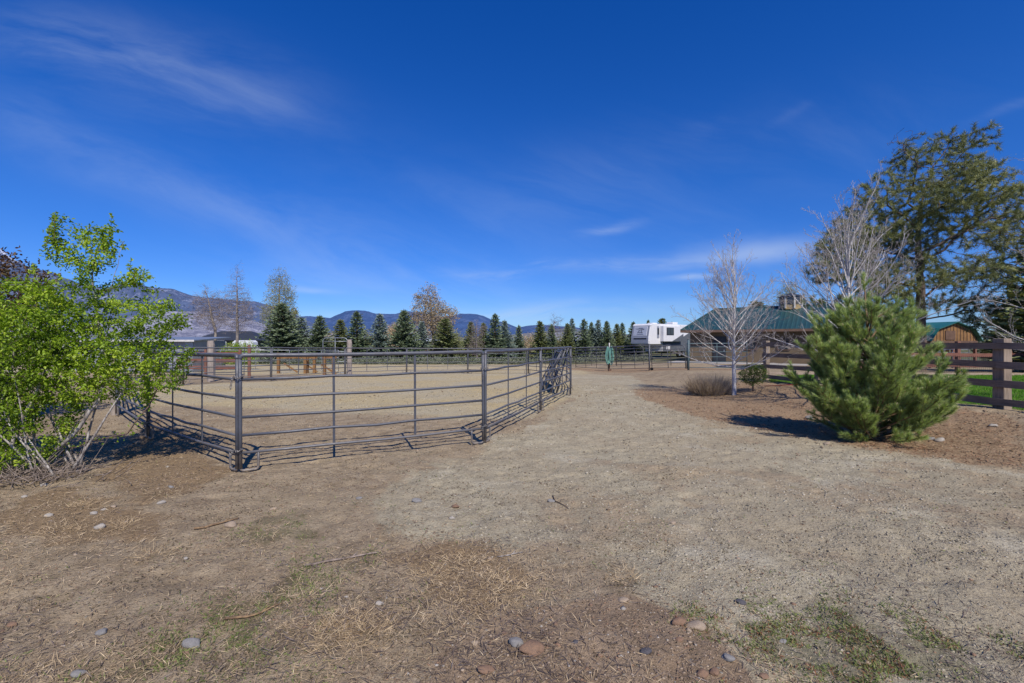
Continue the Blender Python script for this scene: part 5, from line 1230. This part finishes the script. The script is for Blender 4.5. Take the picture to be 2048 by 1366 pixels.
def pebbles():
    rn = np.random.default_rng(105)
    base = np.array([(0, 0, 1), (1, 0, 0), (0, 1, 0), (-1, 0, 0), (0, -1, 0), (.7, .7, .5), (-.7, .7, .5), (-.7, -.7, .5), (.7, -.7, .5)], float)
    # eight-sided low stones
    fc = np.array([(0, 5, 6), (0, 6, 7), (0, 7, 8), (0, 8, 5), (1, 2, 5), (2, 3, 6), (3, 4, 7), (4, 1, 8), (5, 2, 6), (6, 3, 7), (7, 4, 8), (8, 1, 5)])
    for nm, mats, lab, num in (('pebbles', 'rock_tan', 'small tan pebbles scattered over the earth', 1900), ('light_pebbles', 'rock_white', 'small pale stone chips scattered over the earth', 260), ('gravel', 'rock_brown', 'small brown pebbles scattered over the earth', 1500)):
        def test(x, y): return (.12 + .5 * patchy(x, y, 501, 1.2) + .9 * poly_mask(x, y, mound, .2)) * (1 - .6 * sandmask(x, y)) * (1 - .8 * penmask(x, y)) * (1 - poly_mask(x, y, LAWN, .1))
        x, y = scatter(num * 3, test, 1.7, 13, rn); n = len(x); s = rn.uniform(.002, .008, n) * (1 + (rn.random(n) < .05) * 1.2) * (1 + .08 * y)
        v = base[None] * (1 + rn.normal(size=(n, 9, 1)) * .15) * np.stack([s, s * rn.uniform(.6, 1, n), s * .6], 1)[:, None, :]; a = rn.random(n) * 6.28; c, si = np.cos(a)[:, None], np.sin(a)[:, None]
        vx = v[..., 0] * c - v[..., 1] * si; vy = v[..., 0] * si + v[..., 1] * c; v = np.stack([vx + x[:, None], vy + y[:, None], v[..., 2] + Zt(x, y)[:, None] + .001], -1)
        f = (np.arange(n)[:, None, None] * 9 + fc[None]).reshape(-1, 3); o = link(nm, fastmesh(nm, v.reshape(-1, 3), f, M[mats])); tag(o, lab, 'pebbles', kind='stuff')
pebbles()
def clods():
    rn = np.random.default_rng(115)
    base = np.array([(0, 0, 1), (1, 0, 0), (0, 1, 0), (-1, 0, 0), (0, -1, 0), (.7, .7, .5), (-.7, .7, .5), (-.7, -.7, .5), (.7, -.7, .5)], float)
    fc = np.array([(0, 5, 6), (0, 6, 7), (0, 7, 8), (0, 8, 5), (1, 2, 5), (2, 3, 6), (3, 4, 7), (4, 1, 8), (5, 2, 6), (6, 3, 7), (7, 4, 8), (8, 1, 5)])
    for nm, mt, num, s0, s1, lab in (('soil_crumbs', 'crumb_sand', 80000, .004, .013, 'sandy crumbs and clods over the path and the pen'), ('dirt_clods', 'crumb_dirt', 60000, .004, .014, 'brown earth crumbs and clods over the ground')):
        sand = nm == 'soil_crumbs'
        def test(x, y):
            m = np.maximum(sandmask(x, y), penmask(x, y)); return (m if sand else 1 - .75 * m) * (.25 + .75 * patchy(x, y, 701 + sand, 1.6, .4, .6)) * (1 - poly_mask(x, y, LAWN, .1))
        x, y = scatter(num, test, 1.8, 18, rn); n = len(x); s = rn.uniform(s0, s1, n) ** 1.0 * (.22 + .17 * y) * rn.uniform(.45, 1.25, n)
        v = base[None] * (1 + rn.normal(size=(n, 9, 1)) * .25) * np.stack([s, s * rn.uniform(.6, 1, n), s * .75], 1)[:, None, :]; a = rn.random(n) * 6.28; c, si = np.cos(a)[:, None], np.sin(a)[:, None]
        vx = v[..., 0] * c - v[..., 1] * si; vy = v[..., 0] * si + v[..., 1] * c; v = np.stack([vx + x[:, None], vy + y[:, None], v[..., 2] + Zt(x, y)[:, None] - .001], -1)
        f = (np.arange(n)[:, None, None] * 9 + fc[None]).reshape(-1, 3); tn = np.repeat(np.clip(rn.normal(.5, .3, n), 0, 1), 9); o = link(nm, fastmesh(nm, v.reshape(-1, 3), f, M[mt], tn)); tag(o, lab, 'soil', kind='stuff')
M['debris'] = leafmat('dark organic flecks', (.06, .05, .03), (.12, .095, .06), (.2, .17, .1), 0, 1, 0)
M['crumb_sand'] = leafmat('sandy crumbs', (.12, .10, .07), (.31, .27, .2), (.47, .42, .33), 0, 1, 0)
M['crumb_dirt'] = leafmat('earth crumbs', (.09, .065, .045), (.21, .155, .11), (.36, .28, .2), 0, 1, 0)
clods()
def debris():
    rn = np.random.default_rng(117)
    def test(x, y): return (.08 + .9 * patchy(x, y, 801, 1.1, .5, .62) * patchy(x, y, 803, 5, .45, .6)) * (1 - poly_mask(x, y, LAWN, .1)) * (1 - .6 * penmask(x, y))
    x, y = scatter(75000, test, 1.9, 20, rn); n = len(x); P = np.stack([x, y, Zt(x, y) + .003], 1); d = lying(n, x, y, rn, .35)
    o = leaf_obj('dark_debris', blades(P, d, rn.uniform(.006, .022, n) * (.6 + .16 * y), rn.uniform(.003, .011, n) * (.6 + .12 * y), 'rhomb', np.clip(rn.normal(.4, .25, n), 0, 1), rn), M['debris']); tag(o, 'dark flecks of manure and bark scattered over the sand', 'debris', kind='stuff')
debris()
def lawn():
    rn = np.random.default_rng(107); n = 160000; X = rn.uniform(8.8, 30, n); Y = rn.uniform(7, 20.4, n); m = (poly_mask(X, Y, LAWN, .05) > .5) & (X < 1.35 * Y + 1); X = X[m]; Y = Y[m]; n = len(X)
    P = np.stack([X, Y, Hd(X, Y)], 1); d = rn.normal(size=(n, 3)) * .35 + np.array([0, 0, 1.])
    o = leaf_obj('lawn_grass', blades(P, d, rn.uniform(.03, .06, n), .012, 'tri', np.clip(rn.normal(.5, .25, n), 0, 1), rn), M['lawn']); tag(o, 'mown bright green lawn behind the plank fence', 'lawn', kind='stuff'); print('lawn', n)
    # stony strip beyond the lawn
    x = rn.uniform(12, 30, 3500); y = 20.0 + rn.uniform(.1, 1.6, 3500) - .06 * (x - 14); s = rn.uniform(.02, .06, 3500)
    b_ = np.array([(0, 0, 1), (1, 0, 0), (0, 1, 0), (-1, 0, 0), (0, -1, 0)], float); v = b_[None] * np.stack([s, s * .8, s * .6], 1)[:, None, :] + np.stack([x, y, Hd(x, y)], 1)[:, None, :]
    f = (np.arange(3500)[:, None, None] * 5 + np.array([(0, 1, 2), (0, 2, 3), (0, 3, 4), (0, 4, 1)])[None]).reshape(-1, 3); o = link('gravel_strip', fastmesh('gravel_strip', v.reshape(-1, 3), f, M['rock_tan'])); tag(o, 'strip of broken stones between the lawn and the red fence', 'gravel', kind='stuff')
lawn()
def sagebrush():
    rn = np.random.default_rng(109); PP = []; DD = []; TT = []
    for _ in range(520):
        x = rn.uniform(-34, 14); y = rn.uniform(42.5, 46.5) + (2 if x > 2 else 0); h = rn.uniform(.3, .75); w = rn.uniform(.35, .8); k = 46
        d = unit(rn.normal(size=(k, 3)) + np.array([0, 0, .6])); d[:, 2] = np.abs(d[:, 2]); PP.append(np.array([x, y, float(H(x, y))]) + d * np.array([w, w, h]) * rn.uniform(.4, .95, (k, 1))); DD.append(d + rn.normal(size=(k, 3)) * .5); TT.append(np.clip(rn.normal(.5, .2, k) + rn.normal() * .15, 0, 1))
    PP = np.concatenate(PP); n = len(PP); o = leaf_obj('sagebrush', blades(PP, np.concatenate(DD), rn.uniform(.12, .26, n), rn.uniform(.05, .1, n), 'rhomb', np.concatenate(TT), rn), M['sage']); tag(o, 'low grey-green sagebrush in front of the conifer row', 'sagebrush', kind='stuff')
    PP = []; TT = []
    for _ in range(900):   # far scrub and tree belts on the valley floor
        y = rn.uniform(95, 420); x = rn.uniform(-1.3, 1.3) * y; h = rn.uniform(1.0, 3.2) * (1 + y / 500); w = h * rn.uniform(.6, 1.6); k = 40
        if abs(x + 66 * y / 112) < 9 * y / 112 and y < 112: continue
        d = unit(rn.normal(size=(k, 3))); d[:, 2] = np.abs(d[:, 2]); PP.append(np.array([x, y, -.5]) + d * np.array([w, w, h]) * rn.uniform(.5, 1, (k, 1))); TT.append(np.clip(rn.normal(.5, .2, k) + rn.normal() * .2, 0, 1))
    PP = np.concatenate(PP); n = len(PP); o = leaf_obj('distant_scrub', blades(PP, rn.normal(size=(n, 3)), rn.uniform(.7, 1.5, n), rn.uniform(.4, .9, n), 'rhomb', np.concatenate(TT), rn), M['sage']); tag(o, 'far-off scrub and tree belts on the valley floor', 'scrub', kind='stuff')
sagebrush()
def leaf_litter():
    """brown needles and leaves under the trees on the bank"""
    rn = np.random.default_rng(111)
    def test(x, y): return .9 * poly_mask(x, y, mulch, .4) * (.35 + .65 * patchy(x, y, 601, 1.5))
    x, y = scatter(120000, test, 5, 17, rn, 1.2); n = len(x); P = np.stack([x, y, Zt(x, y) + .004], 1); d = lying(n, x, y, rn, .2); sd = np.cross(d, np.array([0, 0, 1.]) + rn.normal(size=(n, 3)) * .4)
    o = leaf_obj('needle_litter', blades(P, d, rn.uniform(.04, .12, n), rn.uniform(.006, .016, n), 'rhomb', np.clip(rn.normal(.35, .25, n), 0, 1), rn, sd), M['litter']); tag(o, 'brown needle and leaf litter under the trees on the bank', 'leaf litter', kind='stuff'); print('litter', n)
M['litter'] = leafmat('brown litter', (.12, .065, .04), (.28, .16, .09), (.48, .32, .2), 0, .9, patch=2)
leaf_litter()

# ------------------------------------------------------------------ sky, sun, camera
SUN = Vector((.36, -.93, 1.02)).normalized()
w = bpy.data.worlds.new('World'); SC.world = w; w.use_nodes = True; nt = w.node_tree; nt.nodes.clear(); n = N(nt)
sky = n.n('ShaderNodeTexSky', sky_type='NISHITA'); sky.sun_disc = False; sky.sun_elevation = math.asin(SUN.z); sky.sun_rotation = math.atan2(SUN.x, SUN.y)
sky.altitude = 1500; sky.air_density = 1.0; sky.dust_density = .3; sky.ozone_density = 3.0
hs_ = n.n('ShaderNodeHueSaturation'); hs_.inputs['Saturation'].default_value = 1.22; hs_.inputs['Value'].default_value = 1.0; n.l(sky.outputs[0], hs_.inputs['Color'])
gv = n.n('ShaderNodeTexCoord').outputs['Generated']; sp = n.n('ShaderNodeSeparateXYZ'); n.l(gv, sp.inputs[0])
yy = n.math('MAXIMUM', sp.outputs[1], .05); U = n.math('DIVIDE', sp.outputs[0], yy); V = n.math('DIVIDE', sp.outputs[2], yy)
cb = n.n('ShaderNodeCombineXYZ'); n.l(U, cb.inputs[0]); n.l(V, cb.inputs[1]); uv = cb.outputs[0]
front = n.rng(sp.outputs[1], .05, .3)
wrp = n.n('ShaderNodeTexNoise'); wrp.inputs['Scale'].default_value = 2.2; wrp.inputs['Detail'].default_value = 4; n.l(uv, wrp.inputs['Vector'])
vs = n.n('ShaderNodeVectorMath', operation='SUBTRACT'); n.l(wrp.outputs['Color'], vs.inputs[0]); vs.inputs[1].default_value = (.5, .5, .5)
vm = n.n('ShaderNodeVectorMath', operation='SCALE'); n.l(vs.outputs[0], vm.inputs[0]); vm.inputs['Scale'].default_value = .10
va = n.n('ShaderNodeVectorMath', operation='ADD'); n.l(uv, va.inputs[0]); n.l(vm.outputs[0], va.inputs[1]); uvw = va.outputs[0]
def streak(px, py, ang, sx, sy, amp):
    m = n.mapping(uvw, ((px - 1024) / F, (683 - py) / F, 0), (0, 0, R(ang)), (sx / F, sy / F, 1), 'TEXTURE')
    ln = n.n('ShaderNodeVectorMath', operation='LENGTH'); n.l(m, ln.inputs[0]); g = n.math('EXPONENT', n.math('MULTIPLY', n.math('POWER', ln.outputs['Value'], 2), -1))
    return n.math('MULTIPLY', g, amp)
def total(l):
    t = streak(*l[0])
    for p in l[1:]: t = n.math('ADD', t, streak(*p))
    return t
soft = total([(280, 140, -14, 290, 75, .34), (500, 210, -10, 130, 35, .12), (430, 400, -19, 620, 60, .26), (1410, 262, 12, 45, 22, .10), (2010, 222, 18, 90, 10, .15), (1580, 235, 35, 50, 10, .08), (100, 90, -10, 140, 50, .14), (1050, 430, -8, 420, 90, .12), (1250, 330, 14, 260, 70, .10), (1650, 300, 20, 300, 90, .08), (700, 560, -6, 300, 40, .16), (860, 540, -4, 240, 40, .12), (1750, 560, 3, 300, 60, .12)])
thin = total([(1330, 518, 4, 330, 16, .36), (1215, 450, 14, 62, 9, .3), (1520, 495, 0, 130, 24, .3), (1370, 548, 2, 60, 7, .5), (990, 546, 3, 55, 7, .5), (620, 579, -2, 60, 7, .32), (1090, 523, 0, 30, 8, .3), (1000, 625, 2, 420, 16, .4)])
nsoft = n.rng(n.noise(n.mapping(uvw, (0, 0, 0), (0, 0, R(-15)), (4, 1, 1), 'TEXTURE'), 7, 7, .62, .4), .3, .8)
nthin = n.rng(n.noise(n.mapping(uvw, (3, 0, 0), (0, 0, R(3)), (5, 1, 1), 'TEXTURE'), 13, 6, .6, .3), .32, .62)
tot = n.math('ADD', n.math('MULTIPLY', soft, nsoft), n.math('MULTIPLY', thin, nthin))
tot = n.math('MULTIPLY', n.math('MULTIPLY', tot, .8), front, clamp=True)
el = n.rng(V, 0, .8, 0, 1, False)
tint = n.ramp(sp.outputs[2], [(0, (.36, .47, .72)), (.05, (.35, .48, .76)), (.14, (.29, .48, .84)), (.32, (.24, .53, .94)), (.6, (.11, .51, 1.0))])
base = n.mix(1.0, hs_.outputs[0], tint, 'MULTIPLY')
skyc = n.mix(tot, base, (3.9, 4.6, 5.8))
bg = n.n('ShaderNodeBackground'); bg.inputs['Strength'].default_value = .15; n.l(skyc, bg.inputs[0])
wo = n.n('ShaderNodeOutputWorld'); n.l(bg.outputs[0], wo.inputs[0])
ld = bpy.data.lights.new('sun', 'SUN'); ld.energy = 4.9; ld.angle = R(.53); ld.color = (1, .935, .84)
lo_ = bpy.data.objects.new('sun', ld); COL.objects.link(lo_); lo_.rotation_euler = (-SUN).to_track_quat('-Z', 'Y').to_euler(); lo_.location = SUN * 60
cam = bpy.data.cameras.new('camera'); co = bpy.data.objects.new('camera', cam); COL.objects.link(co); SC.camera = co
cam.sensor_width = 36; cam.lens = F / 2048 * 36; cam.clip_start = .05; cam.clip_end = 40000
co.location = (0, 0, EYE); co.rotation_euler = (R(90), 0, 0)
SC.view_settings.view_transform = 'Standard'; SC.view_settings.look = 'None'; SC.view_settings.exposure = 0; SC.view_settings.gamma = 1
SC.cycles.max_bounces = 4; SC.cycles.transparent_max_bounces = 4; SC.cycles.diffuse_bounces = 2; SC.cycles.glossy_bounces = 1; SC.cycles.transmission_bounces = 2; SC.cycles.caustics_reflective = False; SC.cycles.caustics_refractive = False
